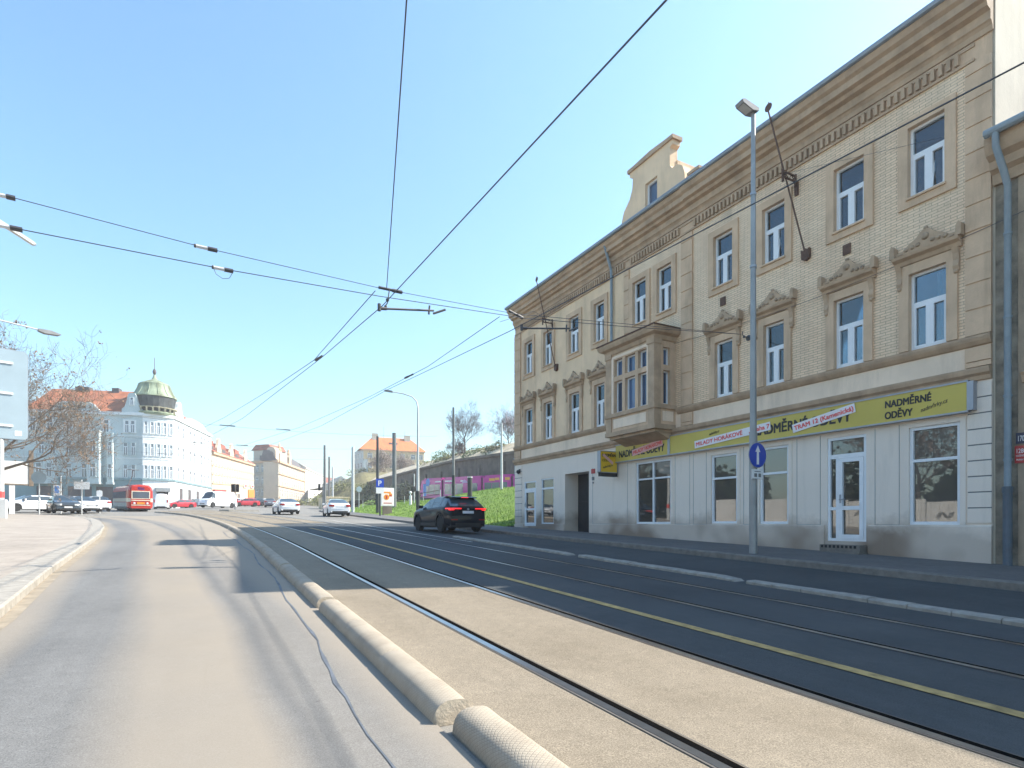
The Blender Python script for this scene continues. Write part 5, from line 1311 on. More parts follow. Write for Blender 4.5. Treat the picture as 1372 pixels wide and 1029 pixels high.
c2 = [(6.55, -6, 5.25), (6.55, 2.4, 5.52), (6.5, 12.3, 5.98), (6.2, 16.6, 6.1), (6.0, 21, 6.3), (5.67, 33, 6.7), (4.2, 50, 7.4), (1.2, 70, 8.1), (-3, 92, 8.9), (-8, 112, 9.6)]
wire(c2, .009, 'thick contact wire along the house front over the farther track')
wire([(6.5, 12.84, 6.5), (6.3, 17.5, 6.35), (6.05, 24, 6.6), (5.2, 38, 7.3), (2.8, 58, 8.3)], .009, 'thin wire crossing the contact wire over the farther track', 'feeder_wire')
wire(sag((.2, -.5, 6.1), (3.2, 11.33, 6.0), .02), .008, 'single thin wire running straight up the sky', 'feeder_wire')
hook = (14.2, 11.98, 7.0)
LP_ = (-9.5, 9.6, 6.5); LP2 = (-9.5, 9.6, 5.9)
wire([LP_, (-2.57, 10.55, 5.98), (.02, 10.87, 5.93), (3.1, 11.3, 6.0), (6.5, 12.0, 6.30), hook], .0065, 'upper span wire carried across the street to the wall hook', 'span_wire')
wire([LP2, (-2.55, 10.5, 5.52), (.22, 10.86, 5.63), (3.04, 11.2, 5.80), (6.6, 11.7, 6.12), (10, 12.0, 6.55), hook], .008, 'lower span wire carried across the street to the wall hook', 'span_wire')
wire([(14.0, 22.7, 10.75), (10.5, 18, 9.0), (6.55, 12.9, 6.4)], .006, 'thin stay wire from the far bracket to the farther track', 'span_wire')
wire([(13.9, 10.35, 10.85), (15.5, 2, 8.8), (20, -12, 8.0)], .004, 'thin cable leaving the near bracket to the right', 'span_wire').hide_render = False
wire(sag((14.42, 5.0, 7.6), (14.42, 17.3, 7.85), .35), .006, 'thin black cable strung along the brick wall', 'wall_cable')
def insulator(p, d, L, lab, pale=True):
    d = Vector(d).normalized(); p = Vector(p); o = empty('insulator', p, lab, 'insulator', 'wire insulators')
    k = MB(); k.tube([tuple(p-d*L*.5), tuple(p+d*L*.05)], .028, 6); link(k.build('body', M['insulw' if pale else 'insul']), o)
    k = MB(); k.tube([tuple(p+d*L*.05), tuple(p+d*L*.5)], .036, 6); k.tube([tuple(p-d*L*.58), tuple(p-d*L*.5)], .03, 6); link(k.build('clamp', M['insul']), o)
dS = (1, .13, .03)
insulator((.02, 10.87, 5.93), dS, .32, 'insulator on the upper span wire, over the left lane')
insulator((.27, 10.87, 5.63), dS, .30, 'insulator on the lower span wire above its small wire loop')
insulator((-2.50, 10.56, 5.97), dS, .22, 'insulator on the upper span wire at the left edge')
insulator((-2.45, 10.51, 5.52), dS, .30, 'insulator on the lower span wire at the left edge')
insulator((3.3, 11.33, 6.02), dS, .46, 'insulator where the thin vertical wire meets the span wire', False)
insulator((6.55, 12.05, 6.31), (1, .1, -.25), .38, 'dark insulator beside the far eave of the house', False)
insulator((2.82, 16.9, 5.99), (-.1, 1, .06), .6, 'insulator on the crossing wire over the nearer track', False)
insulator((6.2, 19.2, 6.4), (-.05, 1, .05), .7, 'insulator on the crossing wire over the farther track', False)
k = MB(); k.tube([(.12, 10.85, 5.62), (.16, 10.85, 5.52), (.26, 10.87, 5.47), (.36, 10.88, 5.5), (.42, 10.9, 5.63)], .005, 5); tag(k.build('wire_loop', M['wire']), 'small hanging wire loop under the lower span wire', 'wire')
def regarm(p0, p1, lab):
    o = empty('registration_arm', p0, lab, 'wire arm', 'contact wire arms'); p0, p1 = Vector(p0), Vector(p1); d = (p1-p0).normalized()
    k = MB(); k.tube([tuple(p0), tuple(p1)], .022, 8); link(k.build('arm', M['insul']), o)
    k = MB(); k.tube([tuple(p0+Vector((0, 0, .09))), tuple(p0-Vector((0, 0, .05)))], .035, 8); k.tube([tuple(p0), tuple(p0+d*.16)], .034, 8); link(k.build('wire_clamp', M['insul']), o)
    k = MB(); k.tube([tuple(p1-d*.12-Vector((0, 0, .08))), tuple(p1-d*.1+Vector((0, 0, .1)))], .02, 6); k.tube([tuple(p1-Vector((0, 0, .06))), tuple(p1+d*.3+Vector((0, 0, .03)))], .026, 6); link(k.build('end_hook', M['insul']), o)
regarm((3.02, 11.2, 5.56), (4.25, 11.48, 5.82), 'dark horizontal wire arm hanging over the nearer track')
regarm((6.9, 12.42, 6.15), (8.5, 12.7, 6.48), 'wire arm in front of the far end of the house')
k = MB(); k.tube([(3.25, 11.3, 6.0), (3.2, 11.26, 5.72), (3.14, 11.25, 5.62)], .012, 5); k.sph((3.2, 11.26, 5.78), .035); k.sph((3.16, 11.25, 5.64), .03); tag(k.build('wire_hanger', M['insul']), 'short dropper joining the span wire to the nearer contact wire', 'hanger')
# distant cross spans
for i, (Y, xa, xb, z) in enumerate(((44, -9, 17, 7.6), (58, -12, 15, 8.0), (76, -14, 15, 8.7))):
    wire(sag((xa, Y, z+.9), (xb, Y+1, z+.9), .5), .008, 'distant span wire across the junction, %s of three' % ('nearest', 'middle', 'farthest')[i], 'span_wire')
    for j, x_ in enumerate((sepx(Y)+1.6, sepx(Y)+5.2)):
        insulator((x_, Y+.3, z+.45), (1, .05, 0), .9, 'insulator of the %s distant span wire over the %s track' % (('nearest', 'middle', 'farthest')[i], ('nearer', 'farther')[j]), False)
# ================================================================== TREES AND SHRUBS
def tree(name, loc, H, R0, lab, seed, bark, crownm, levels=5, clumps=700, csize=.16, r0=.22, bare=.35, lean=(0, 0), group='bare trees', budden=0, up=.35, first=.28, spread=1.0, side=None):
    rnd = random.Random(seed); o = empty(name, loc, lab, 'tree', group)
    tk = MB(loc); cr = MB(loc); tips = []
    def grow(p, d, L, r, lv):
        n = 4 if lv < 3 else 3; pts = [p]; rs = [r]; q = Vector(p); dd = Vector(d)
        for i in range(n):
            dd = (dd+Vector((rnd.uniform(-1, 1), rnd.uniform(-1, 1), rnd.uniform(-.6, 1)*.6))*(.14+.05*lv)).normalized()
            if lv > 1: dd = (dd+Vector((0, 0, .06*up))).normalized()
            q = q+dd*(L/n); pts.append(tuple(q)); rs.append(max(.008, r*(1-.55*(i+1)/n)))
        tgt = tk if lv == 0 else cr
        tgt.tube(pts, rs, 7 if lv == 0 else (5 if lv < 3 else 3), 0, cap=False)
        if lv >= levels: tips.append(q.copy()); return
        if lv >= levels-1: tips.append(q.copy())
        kids = [3, 4, 4, 3, 3, 2][min(lv, 5)]+(2 if lv == 0 else 0)
        for k in range(kids):
            t = rnd.uniform(.35 if lv else .62, 1.0); i = min(n-1, int(t*n)); f = t*n-i
            s = Vector(pts[i]).lerp(Vector(pts[i+1]), min(1, f))
            ang = rnd.uniform(0, 6.283); out = rnd.uniform(.55, 1.05)*spread
            ax = dd.orthogonal().normalized(); ay = dd.cross(ax)
            nd = (dd*up+(ax*math.cos(ang)+ay*math.sin(ang))*out+Vector((0, 0, .22))).normalized()
            if side is not None and lv < 2: nd = (nd+Vector(side)*.35).normalized()
            grow(tuple(s), nd, L*rnd.uniform(.58, .80)*(R0 if lv == 0 else 1), max(.010, rs[i]*.62), lv+1)
        grow(tuple(q), (dd+Vector((rnd.uniform(-.3, .3), rnd.uniform(-.3, .3), .2))).normalized(), L*.7, rs[-1], lv+1)
    grow((0, 0, -.3), Vector((lean[0], lean[1], 1)).normalized(), H*first, r0, 0)
    link(tk.build('trunk', M[bark], smooth=True, fix=False), o)
    def bits(cnt, size, jit):
        for i in range(cnt):
            p = rnd.choice(tips)+Vector((rnd.gauss(0, jit), rnd.gauss(0, jit), rnd.gauss(0, jit)))
            a = Vector((rnd.uniform(-1, 1), rnd.uniform(-1, 1), rnd.uniform(-1, 1))).normalized(); b = a.orthogonal().normalized(); s = size*rnd.uniform(.5, 1.3)
            cr.add([tuple(p+a*s), tuple(p+b*s*.6), tuple(p-a*s*.8), tuple(p-b*s*.6)], [(0, 1, 2, 3)], 1)
    pick = rnd.sample(tips, max(1, int(len(tips)*bare))); alltips = tips; tips = pick
    bits(clumps, csize, csize*1.2)
    tips = alltips
    if budden: bits(budden, csize*.5, .3)
    link(cr.build('crown', [M[bark], M[crownm]], fix=False), o)
    return o
tree('bare_tree', (-13.2, 52.3, g(-13, 52)), 16.5, 1.3, 'bare brown tree with rusty seed clusters behind the big sign back', 11, 'bark', 'seed', 6, 4500, .085, .28, .12, (.05, 0), None, 2500, .44, .30, 1.1, (.55, -.1, -.05))
tree('bare_tree', (37.6, 87.0, 12.0), 10.5, .9, 'taller bare tree on top of the retaining wall with a single straight trunk', 5, 'bark_g', 'bud', 5, 900, .10, .17, .9, (0, 0), None, 400, .6, .34, .75)
tree('bare_tree', (36.3, 88.8, 11.8), 7.0, 1.0, 'lower bushy bare tree left of the taller one on the retaining wall', 9, 'bark_g', 'bud', 5, 1000, .10, .10, .9, (-.1, 0), None, 400, .4, .22, 1.0)
tree('blossoming_tree', (40.0, 74.8, 11.3), 10.5, 1.0, 'bare tree with pink blossom half hidden by the corner of the house', 21, 'bark_g', 'blossom', 5, 700, .11, .15, .3, (-.2, .1), None, 200, .4, .28, 1.1)
tree('bare_tree', (42.0, 150, 12.0), 14.5, 1.25, 'spreading bare tree in front of the yellow building', 31, 'bark', 'bud', 5, 2600, .20, .22, .9, (.1, 0), None, 300, .4, .22, 1.1)
tree('bare_tree', (49, 156, 12.0), 14.5, 1.25, 'bare tree before the right half of the yellow building', 33, 'bark', 'bud', 5, 2600, .20, .22, .9, (.1, 0), None, 300, .4, .22, 1.1)
def bush(loc, rx, ry, rz, m, lab, seed, n=900, name='bush', group=None, size=.16):
    rnd = random.Random(seed); o = empty(name, loc, lab, 'bush', group); mb = MB(loc)
    lobes = [(rnd.uniform(-.55, .55), rnd.uniform(-.5, .5), rnd.uniform(.1, .65), rnd.uniform(.35, .6)) for _ in range(7)]
    for i in range(n):
        lx, ly, lz_, lr = rnd.choice(lobes); d = Vector((rnd.gauss(0, 1), rnd.gauss(0, 1), rnd.gauss(0, 1))).normalized()*lr*rnd.uniform(.55, 1.05)
        p = Vector(((lx+d.x)*rx, (ly+d.y)*ry, max(.0, (lz_+d.z)*rz))); a = Vector((rnd.uniform(-1, 1), rnd.uniform(-1, 1), rnd.uniform(-1, 1))).normalized(); b = a.orthogonal().normalized(); s = size*rnd.uniform(.6, 1.4)
        mb.add([tuple(p+a*s), tuple(p+b*s*.6), tuple(p-a*s), tuple(p-b*s*.6)], [(0, 1, 2, 3)])
    link(mb.build('foliage', M[m], fix=False), o)
    st = MB(loc)
    for i in range(6): st.tube([(rnd.uniform(-.3, .3)*rx, rnd.uniform(-.3, .3)*ry, -.2), (rnd.uniform(-.6, .6)*rx, rnd.uniform(-.6, .6)*ry, rz*.7)], .03, 4)
    link(st.build('stems', M['bark_g'], fix=False), o); return o
WB = 'evergreen bushes along the wall top'
for i, (x, y, rx, rz, m, l) in enumerate(((37.0, 103, 4.5, 2.0, 'leaf2', 'low olive green bush at the left end of the wall top row'), (37.2, 95, 5, 2.6, 'leaf', 'dark green bush on the wall under the lower bare tree'), (37.4, 84, 4.0, 2.2, 'leaf', 'dark green bush on the wall right of the tall tree trunk'), (37.8, 77.5, 4.5, 2.5, 'leaf2', 'wide bush on the wall nearest the house corner'), (37.5, 90.5, 3.5, 2.0, 'leaf2', 'small bush at the foot of the tall bare tree'))):
    bush((x, y, 11.2), rx*.6, rx, rz, m, l, 50+i, 1500, 'bush', WB)
for i, (x, y, r, l) in enumerate(((22.5, 83, 2.6, 'black green shrub in the shade behind the railing'), (26, 80, 2.6, 'dark shrub behind the railing at the foot of the wall'))):
    bush((x, y, bank(x, y)-.1), r, r, 3.0 if i < 2 else 1.3, 'leafd', l, 70+i, 900, 'bush', 'shrubs behind the railing')
for i, (x, y, r, l) in enumerate(((24, 134, 4, 'brown green scrub bush low on the hillside'), (29, 142, 4.5, 'scrub bush midway up the hillside'), (33, 136, 4, 'scrub bush at the top of the hillside by the wall end'), (21.5, 150, 3.5, 'scrub bush at the far lower edge of the hillside'), (36, 150, 4, 'scrub bush behind the top of the hillside'))):
    bush((x, y, hillz(x, y)-.4), r, r, 2.4, 'leaf2', l, 80+i, 700, 'bush', 'scrub on the hillside', .22)
k = MB(); k.box(16.2, 19.5, 90, 97, g(17, 92)-.3, g(17, 92)+1.7); k.box(16.1, 19.6, 89.9, 97.1, g(17, 92)+1.7, g(17, 92)+1.85)
tag(k.build('low_wall', M['wallcap']), 'low tan garden wall behind the far row of poles', 'wall')

# ================================================================== RETAINING WALL
RW = empty('retaining_wall', (37, 85, 4), 'long dark stone retaining wall with pale parapet behind the magenta tram', 'wall')
wp = [(39.5, 52.0), (36.9, 70.0), (35.5, 86.0), (34.6, 104.0), (34.6, 130.0), (35.3, 160.0)]
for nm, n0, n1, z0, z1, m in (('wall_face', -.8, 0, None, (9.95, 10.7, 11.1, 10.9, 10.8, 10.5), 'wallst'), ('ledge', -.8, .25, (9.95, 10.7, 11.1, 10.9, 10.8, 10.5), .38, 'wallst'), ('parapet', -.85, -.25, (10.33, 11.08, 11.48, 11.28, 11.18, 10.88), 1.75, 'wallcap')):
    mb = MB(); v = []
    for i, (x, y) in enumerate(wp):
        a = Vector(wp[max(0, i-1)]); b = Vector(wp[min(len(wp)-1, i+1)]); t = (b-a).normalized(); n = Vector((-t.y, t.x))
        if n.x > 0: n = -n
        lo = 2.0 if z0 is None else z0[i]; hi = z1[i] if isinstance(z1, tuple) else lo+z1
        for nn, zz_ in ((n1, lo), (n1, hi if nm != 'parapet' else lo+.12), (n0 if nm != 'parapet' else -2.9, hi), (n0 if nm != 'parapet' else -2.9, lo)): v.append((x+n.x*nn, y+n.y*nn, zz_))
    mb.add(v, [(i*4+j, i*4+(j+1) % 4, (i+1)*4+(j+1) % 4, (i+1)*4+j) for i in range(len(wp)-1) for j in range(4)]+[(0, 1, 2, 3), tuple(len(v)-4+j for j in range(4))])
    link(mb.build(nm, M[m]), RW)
for i in range(1, 9):
    t = i/9; y = 58+t*60; j = max(q for q in range(len(wp)) if wp[q][1] <= y); f = (y-wp[j][1])/(wp[j+1][1]-wp[j][1]); x = wp[j][0]+f*(wp[j+1][0]-wp[j][0])
    k = MB(); k.box(x-.30, x+.3, y-.35, y+.35, 2.5, 9.9); link(k.build('buttress', M['wallst']), RW)
SH = empty('metal_shed', (36, 62, 4), 'grey blue corrugated metal hut against the wall by the house corner', 'shed')
u = Vector((-37.6+38.9+.9, -5.5, 0)); k = MB((35.6, 66.0, 0), (.25, -1))
nn = 30
pts = [(7.5*i/nn, (.06 if i % 2 else 0), 0) for i in range(nn+1)]
k.add([(a, n, z) for z in (4.0, 9.6) for a, n, _ in pts], [(i, i+1, nn+2+i, nn+1+i) for i in range(nn)]); link(k.build('corrugated_side', M['corr'], fix=False), SH)
k = MB((35.6, 66.0, 0), (.25, -1)); k.box(0, 7.5, -1.4, -.03, 4, 9.55); k.box(-.1, 7.6, -1.5, .12, 9.6, 9.7); link(k.build('hut_body', M['corr']), SH)

# ================================================================== FAR BUILDINGS
WM = {}
def far_window(par, fr_, a, z, w, h, n=0.0, style='plain', frame='pwhite', glassm='glass_far', nm='window'):
    key = (round(w, 2), round(h, 2), style, frame, glassm)
    if key not in WM:
        m = MB(); t = .09
        if style == 'surround': t = .22
        m.box(-w/2-t, -w/2, -.02, .10, -.05, h+t, 0); m.box(w/2, w/2+t, -.02, .10, -.05, h+t, 0); m.box(-w/2, w/2, -.02, .10, h, h+t, 0); m.box(-w/2-t-.05, w/2+t+.05, -.02, .16, -.16, -.05, 0)
        m.box(-w/2, w/2, -.02, .03, -.05, h, 1)
        if style != 'shop':
            m.box(-.045, .045, .03, .05, 0, h*.66, 2); m.box(-w/2, w/2, .03, .055, h*.64, h*.70, 2)
            m.box(-w/2, -w/2+.07, .03, .05, 0, h, 2); m.box(w/2-.07, w/2, .03, .05, 0, h, 2)
        WM[key] = m.mesh('window', [M[frame], M[glassm], M['white']])
    o = bpy.data.objects.new(nm, WM[key]); COL.objects.link(o)
    p = fr_.P((a, n, z)); u, q = fr_.u, fr_.n
    o.matrix_basis = Matrix(((u.x, q.x, 0, p.x), (u.y, q.y, 0, p.y), (0, 0, 1, p.z), (0, 0, 0, 1)))
    link(o, par); return o
def sheared(fr_, a0, a1, z0, z1, n0, n1, sl, mb=None):
    k = mb or MB(fr_.o, (fr_.u.x, fr_.u.y))
    z = lambda a, q: q+sl*a
    k.add([(a0, n0, z(a0, z0)), (a1, n0, z(a1, z0)), (a0, n1, z(a0, z0)), (a1, n1, z(a1, z0)), (a0, n0, z(a0, z1)), (a1, n0, z(a1, z1)), (a0, n1, z(a0, z1)), (a1, n1, z(a1, z1))],
          [(0, 1, 3, 2), (4, 6, 7, 5), (0, 4, 5, 1), (2, 3, 7, 6), (0, 2, 6, 4), (1, 5, 7, 3)]); return k
# ---- pale blue corner house with green dome
CB = empty('corner_house', (-10, 125, 4), 'pale blue corner house, sunlit walls coloured white, with orange roof and green copper dome', 'building')
PL = (-32.66, 123.32); PA = (-9.43, 116.12)
ch = [PA, (-8.52, 116.19), (-7.6, 116.30), (-6.68, 116.46), (-5.76, 116.70), (-4.86, 117.08)]; PE = (1.12, 138.3)
fl = MB((*PL, 0), (PA[0]-PL[0], PA[1]-PL[1])); LA = (Vector(PA)-Vector(PL)).length
gr = MB((*ch[-1], 0), (PE[0]-ch[-1][0], PE[1]-ch[-1][1])); LR = (Vector(PE)-Vector(ch[-1])).length
foot = [PL, *ch, PE]
def ringwall(z0, z1, m, nm, off=0.0, par=CB):
    mb = MB(); n = len(foot); pts = []
    for i, p in enumerate(foot):
        a = Vector(foot[max(0, i-1)]); b = Vector(foot[min(n-1, i+1)]); t = (b-a).normalized(); pts.append((p[0]+t.y*off, p[1]-t.x*off))
    back = [(PE[0]-9, PE[1]+6), (PL[0]+4, PL[1]+14)]
    mb.prism(pts+back, z0, z1, axis='z'); o = mb.build(nm, M[m]); link(o, par); return o
fw_ = MB((*PL, 0), (fl.u.x, fl.u.y)); fw_.quad([(0, 0, 8.8), (LA, 0, 8.8), (LA, 0, 20), (0, 0, 20)]); link(fw_.build('left_wall', M['pblue'], fix=False), CB)
mb = MB(); pts = foot[1:]
mb.add([(*p, z) for z in (8.8, 20.0) for p in pts], [(i, i+1, len(pts)+i+1, len(pts)+i) for i in range(len(pts)-1)]); link(mb.build('sunny_wall', M['pwhite'], fix=False), CB)  # white puts sunlight into the colour of the pale blue walls
mb = MB(); mb.add([(*p, z) for z in (2.5, 8.6) for p in foot[:2]], [(0, 1, 3, 2)]); link(mb.build('left_shop_storey', M['pblue_d'], fix=False), CB)
mb = MB(); mb.add([(*p, z) for z in (2.5, 8.6) for p in pts], [(i, i+1, len(pts)+i+1, len(pts)+i) for i in range(len(pts)-1)]); link(mb.build('corner_shop_storey', M['pwhite'], fix=False), CB)
ringwall(8.55, 8.9, 'pblue_d', 'ledge', .18); ringwall(19.55, 20.05, 'pwhite', 'cornice', .28); ringwall(12.2, 12.3, 'pwhite', 'string_course', .06); ringwall(16.0, 16.1, 'pwhite', 'string_course', .06)
px = lambda q: q*.12727
ROWS = ((9.05, 2.05), (12.9, 1.95), (16.7, 1.9))
for r_, (z, h) in enumerate(ROWS):
    for q in ([72, 85, 103.5, 121.5, 170.7, 180] if r_ < 2 else [40, 62, 81.5, 104, 124, 147.5, 172.2, 179.2]):
        far_window(CB, fl, px(q), z, .82 if q < 165 else .62, h, 0, 'surround' if r_ == 2 else 'plain', 'pwhite' if r_ == 2 else 'pblue')
    for i in range(5):
        p0, p1 = ch[i], ch[i+1]; f_ = MB((*p0, 0), (p1[0]-p0[0], p1[1]-p0[1])); L = (Vector(p1)-Vector(p0)).length
        far_window(CB, f_, L/2, z, min(.62, L*.5), h, 0, 'plain', 'pwhite')
    for a in (2.2, 4.6, 8.6, 11.0, 15.2, 17.4, 19.8): far_window(CB, gr, a, z, .85, h, 0, 'plain', 'pwhite')
for a in (3.4, 8.0, 12.8, 18.0): far_window(CB, gr, a, 4.6, 1.7, 2.9, 0, 'shop', 'pwhite', 'slate', 'shop_window')
for q, w in ((75, 2.2), (92, 1.2), (112, 2.4), (126, 1.2), (146, 2.6)): far_window(CB, fl, px(q), 4.2, w, 3.2, 0, 'shop', 'pblue_d', 'slate', 'shop_window')
f_ = MB((*ch[2], 0), (ch[4][0]-ch[2][0], ch[4][1]-ch[2][1])); k = MB((*ch[2], 0), (ch[4][0]-ch[2][0], ch[4][1]-ch[2][1])); k.box(.2, 1.9, .3, .35, 4.2, 6.6); link(k.build('shop_entrance', M['dark']), CB); k = MB((*ch[2], 0), (f_.u.x, f_.u.y)); k.box(.0, 2.1, -.2, 1.0, 6.65, 7.3); link(k.build('shop_canopy', M['galv']), CB)
# oriels of the left wing
for q0, q1, nn, zt in ((62, 92, .8, 12.0), (130, 144, 1.5, 16.4), (150.5, 157.5, .7, 16.2)):
    k = MB(fl.o, (fl.u.x, fl.u.y)); k.box(px(q0), px(q1), 0, nn, 7.9, zt); k.box(px(q0)-.1, px(q1)+.1, 0, nn+.1, 7.75, 8.1); k.box(px(q0)-.08, px(q1)+.08, 0, nn+.08, zt, zt+.25); o = k.build('oriel', M['pblue']); link(o, CB)
    for z, h in ROWS[:2]:
        if z+h < zt:
            for qq in ([72, 84] if q0 == 62 else [(q0+q1)/2]): far_window(o, fl, px(qq), z, .85 if q0 != 150.5 else .55, h, nn, 'plain', 'pblue')
k = MB(fl.o, (fl.u.x, fl.u.y)); k.prism([(px(92), 20), (px(133), 20), (px(141), 19.9), (px(133), 21.0), (px(128), 21.35), (px(97), 21.35), (px(90), 20.9), (px(84), 19.9)], -.3, .1); o = k.build('attic_wall', M['pblue']); link(o, CB)
for q in (107.5, 114.3, 121.5): k = MB(fl.o, (fl.u.x, fl.u.y)); k.box(px(q)-.27, px(q)+.27, .08, .12, 20.45, 20.95); link(k.build('attic_window', M['dark']), o)
k = MB(fl.o, (fl.u.x, fl.u.y)); k.prism([(px(84), 19.85), (px(90), 20.85), (px(97), 21.33), (px(128), 21.33), (px(133), 20.98), (px(141), 19.85), (px(141), 20.1), (px(133), 21.2), (px(128), 21.55), (px(97), 21.55), (px(90), 21.1), (px(84), 20.1)], -.35, .22); link(k.build('attic_coping', M['pwhite']), o)
def gable(fr_, c, w, z0, z1, m, win=True):
    pts = [(c-w, z0), (c-w, z0+.6), (c-w*.72, z0+1.0), (c-w*.5, z0+(z1-z0)*.62), (c-w*.42, z1-.5), (c-w*.28, z1-.1), (c, z1), (c+w*.28, z1-.1), (c+w*.42, z1-.5), (c+w*.5, z0+(z1-z0)*.62), (c+w*.72, z0+1.0), (c+w, z0+.6), (c+w, z0)]
    k = MB(fr_.o, (fr_.u.x, fr_.u.y)); k.prism(pts, -.5, .12); o = k.build('gable', M[m]); link(o, CB)
    if win: far_window(o, fr_, c, z0+1.4, .5, 1.1, .12, 'plain', 'pwhite')
gable(fl, px(178.5), 1.55, 20, 23.4, 'pblue'); gable(gr, 2.6, 2.0, 20, 23.0, 'pwhite', False)
k = MB(gr.o, (gr.u.x, gr.u.y)); k.prism([(5.5, 20), (18.5, 20), (17.5, 20.7), (15, 21.2), (9, 21.2), (6.5, 20.7)], -.3, .1); link(k.build('attic_wall', M['pwhite']), CB)
# roofs
k = MB(fl.o, (fl.u.x, fl.u.y)); rz = 24.7
k.quad([(px(52), .3, 19.9), (px(170), .3, 19.9), (px(176), -5.5, rz), (px(62), -5.5, rz)]); k.quad([(px(52), .3, 19.9), (px(62), -5.5, rz), (px(52), -11, 19.9)]); k.quad([(px(62), -5.5, rz), (px(176), -5.5, rz), (px(176), -11, 19.9), (px(52), -11, 19.9)])
link(k.build('roof', M['tile'], fix=False), CB)
k = MB(fl.o, (fl.u.x, fl.u.y)); k.quad([(px(2), .3, 19.6), (px(52), .3, 19.6), (px(52), -6, 22.6), (px(2), -6, 22.6)]); link(k.build('roof', M['slate'], fix=False), CB)
k = MB(gr.o, (gr.u.x, gr.u.y)); k.quad([(1, .2, 20), (LR, .2, 20), (LR, -5, 23.6), (1, -5, 24.2)]); k.quad([(LR, .2, 20), (LR, -5, 23.6), (LR, -10, 20)]); link(k.build('roof', M['tile_red'], fix=False), CB)
for q in (100, 141, 173):
    k = MB(fl.o, (fl.u.x, fl.u.y)); w = 1.1 if q == 100 else .55; k.box(px(q)-w, px(q)+w, -6.2, -5.0, 23.6, 25.15); link(k.build('chimney', M['slate']), CB)
ringwall(2.6, 19.5, 'dark', 'inner_wall', -.35)
DM = empty('dome', (-7.9, 119.2, 20)); link(DM, CB); dc = (-7.9, 119.2, 0)
k = MB(); k.lathe([(3.6, 19.95), (3.75, 20.3), (3.5, 20.5)], dc, 24); link(k.build('dome_base', M['copper'], smooth=True, split=30), DM)
k = MB()
for i in range(24):
    t = 2*math.pi*i/24; k.box(dc[0]+3.55*math.cos(t)-.12, dc[0]+3.55*math.cos(t)+.12, dc[1]+3.55*math.sin(t)-.12, dc[1]+3.55*math.sin(t)+.12, 20.45, 21.15)
k.lathe([(3.5, 21.1), (3.65, 21.15), (3.65, 21.28), (3.5, 21.3)], dc, 24); link(k.build('balustrade', M['gilt']), DM)
k = MB(); k.lathe([(3.0, 20.2), (3.15, 21.5), (3.35, 23.2)], dc, 24); link(k.build('drum', M['drum']), DM)
k = MB(); k.lathe([(3.3, 23.15), (3.5, 23.2), (3.45, 23.4), (2.95, 24.1), (2.6, 24.8), (2.42, 25.4), (2.44, 25.55), (2.2, 25.75), (1.4, 26.15), (.5, 26.55), (.25, 27.0), (.18, 27.4)], dc, 28); link(k.build('copper_cap', M['copper'], smooth=True, split=35), DM)
k = MB()
for i in range(14):
    t = 2*math.pi*i/14; c_, s_ = math.cos(t), math.sin(t)
    k.tube([(dc[0]+r*c_, dc[1]+r*s_, z) for r, z in ((3.48, 23.42), (2.97, 24.12), (2.62, 24.82), (2.44, 25.45))], .05, 4)
link(k.build('cap_ribs', M['copper']), DM)
k = MB(); k.lathe([(.001, 27.3), (.2, 27.5), (.32, 27.9), (.2, 28.3), (.06, 28.5), (.05, 30.4), (.001, 30.5)], dc, 12); link(k.build('finial', M['slate'], smooth=True), DM)

# ---- cream row down the left side of the far street
def row_house(name, p0, p1, z0, ze, sl, floors, lab, m, trim, shops=None, depth=12, base=2.5, ws=(3.0, .95, 1.8), group='houses along the far street', first=4.3, storey=None):
    o = empty(name, (p0[0], p0[1], z0), lab, 'building', group); f = MB((*p0, 0), (p1[0]-p0[0], p1[1]-p0[1])); L = (Vector(p1)-Vector(p0)).length
    link(sheared(f, 0, L, z0-base, ze, -depth, 0, sl).build('wall', M[m]), o)
    link(sheared(f, -.2, L+.2, ze-.5, ze, -.1, .45, sl).build('cornice', M[trim]), o)
    st = storey or (ze-z0-first-.7)/floors
    for r_ in range(floors):
        z = z0+first+r_*st
        link(sheared(f, 0, L, z-.5, z-.32, -.1, .16, sl).build('string_course', M[trim]), o)
        n = int(L/ws[0])
        for i in range(n):
            a = (i+.5)*L/n; far_window(o, f, a, z+.15+sl*a, ws[1], min(ws[2], st-.9), 0, 'surround', trim if trim != 'creamt' else 'whiteb')
    return o, f, L, st
b2, f2, L2_, st = row_house('town_house', (1.35, 147.8), (13.85, 203.4), 6.4, 17.5, .046, 3, 'long cream town house with red dormered roof right of the pale corner house', 'creamb', 'creamt')
k = MB(f2.o, (f2.u.x, f2.u.y))
k.add([(0, .5, 17.5), (L2_, .5, 17.5+.046*L2_), (L2_, -5, 21.3+.046*L2_), (0, -5, 21.3)], [(0, 1, 2, 3)]); k.add([(0, .5, 17.5), (0, -5, 21.3), (0, -10, 17.5)], [(0, 1, 2)]); link(k.build('roof', M['tile_red'], fix=False), b2)
for a, w in ((7, 2.2), (22, 2.4), (42, 2.2)):
    z = 17.5+.046*a; k = MB(f2.o, (f2.u.x, f2.u.y)); k.prism([(a-w, z), (a+w, z), (a+w, z+1.2), (a+w*.6, z+2.2), (a+w*.4, z+3.3), (a, z+3.7), (a-w*.4, z+3.3), (a-w*.6, z+2.2), (a-w, z+1.2)], -.4, .12); gb_ = k.build('gable', M['creamb']); link(gb_, b2)
    far_window(gb_, f2, a, z+.9, .9, 1.2, .12, 'plain', 'whiteb')
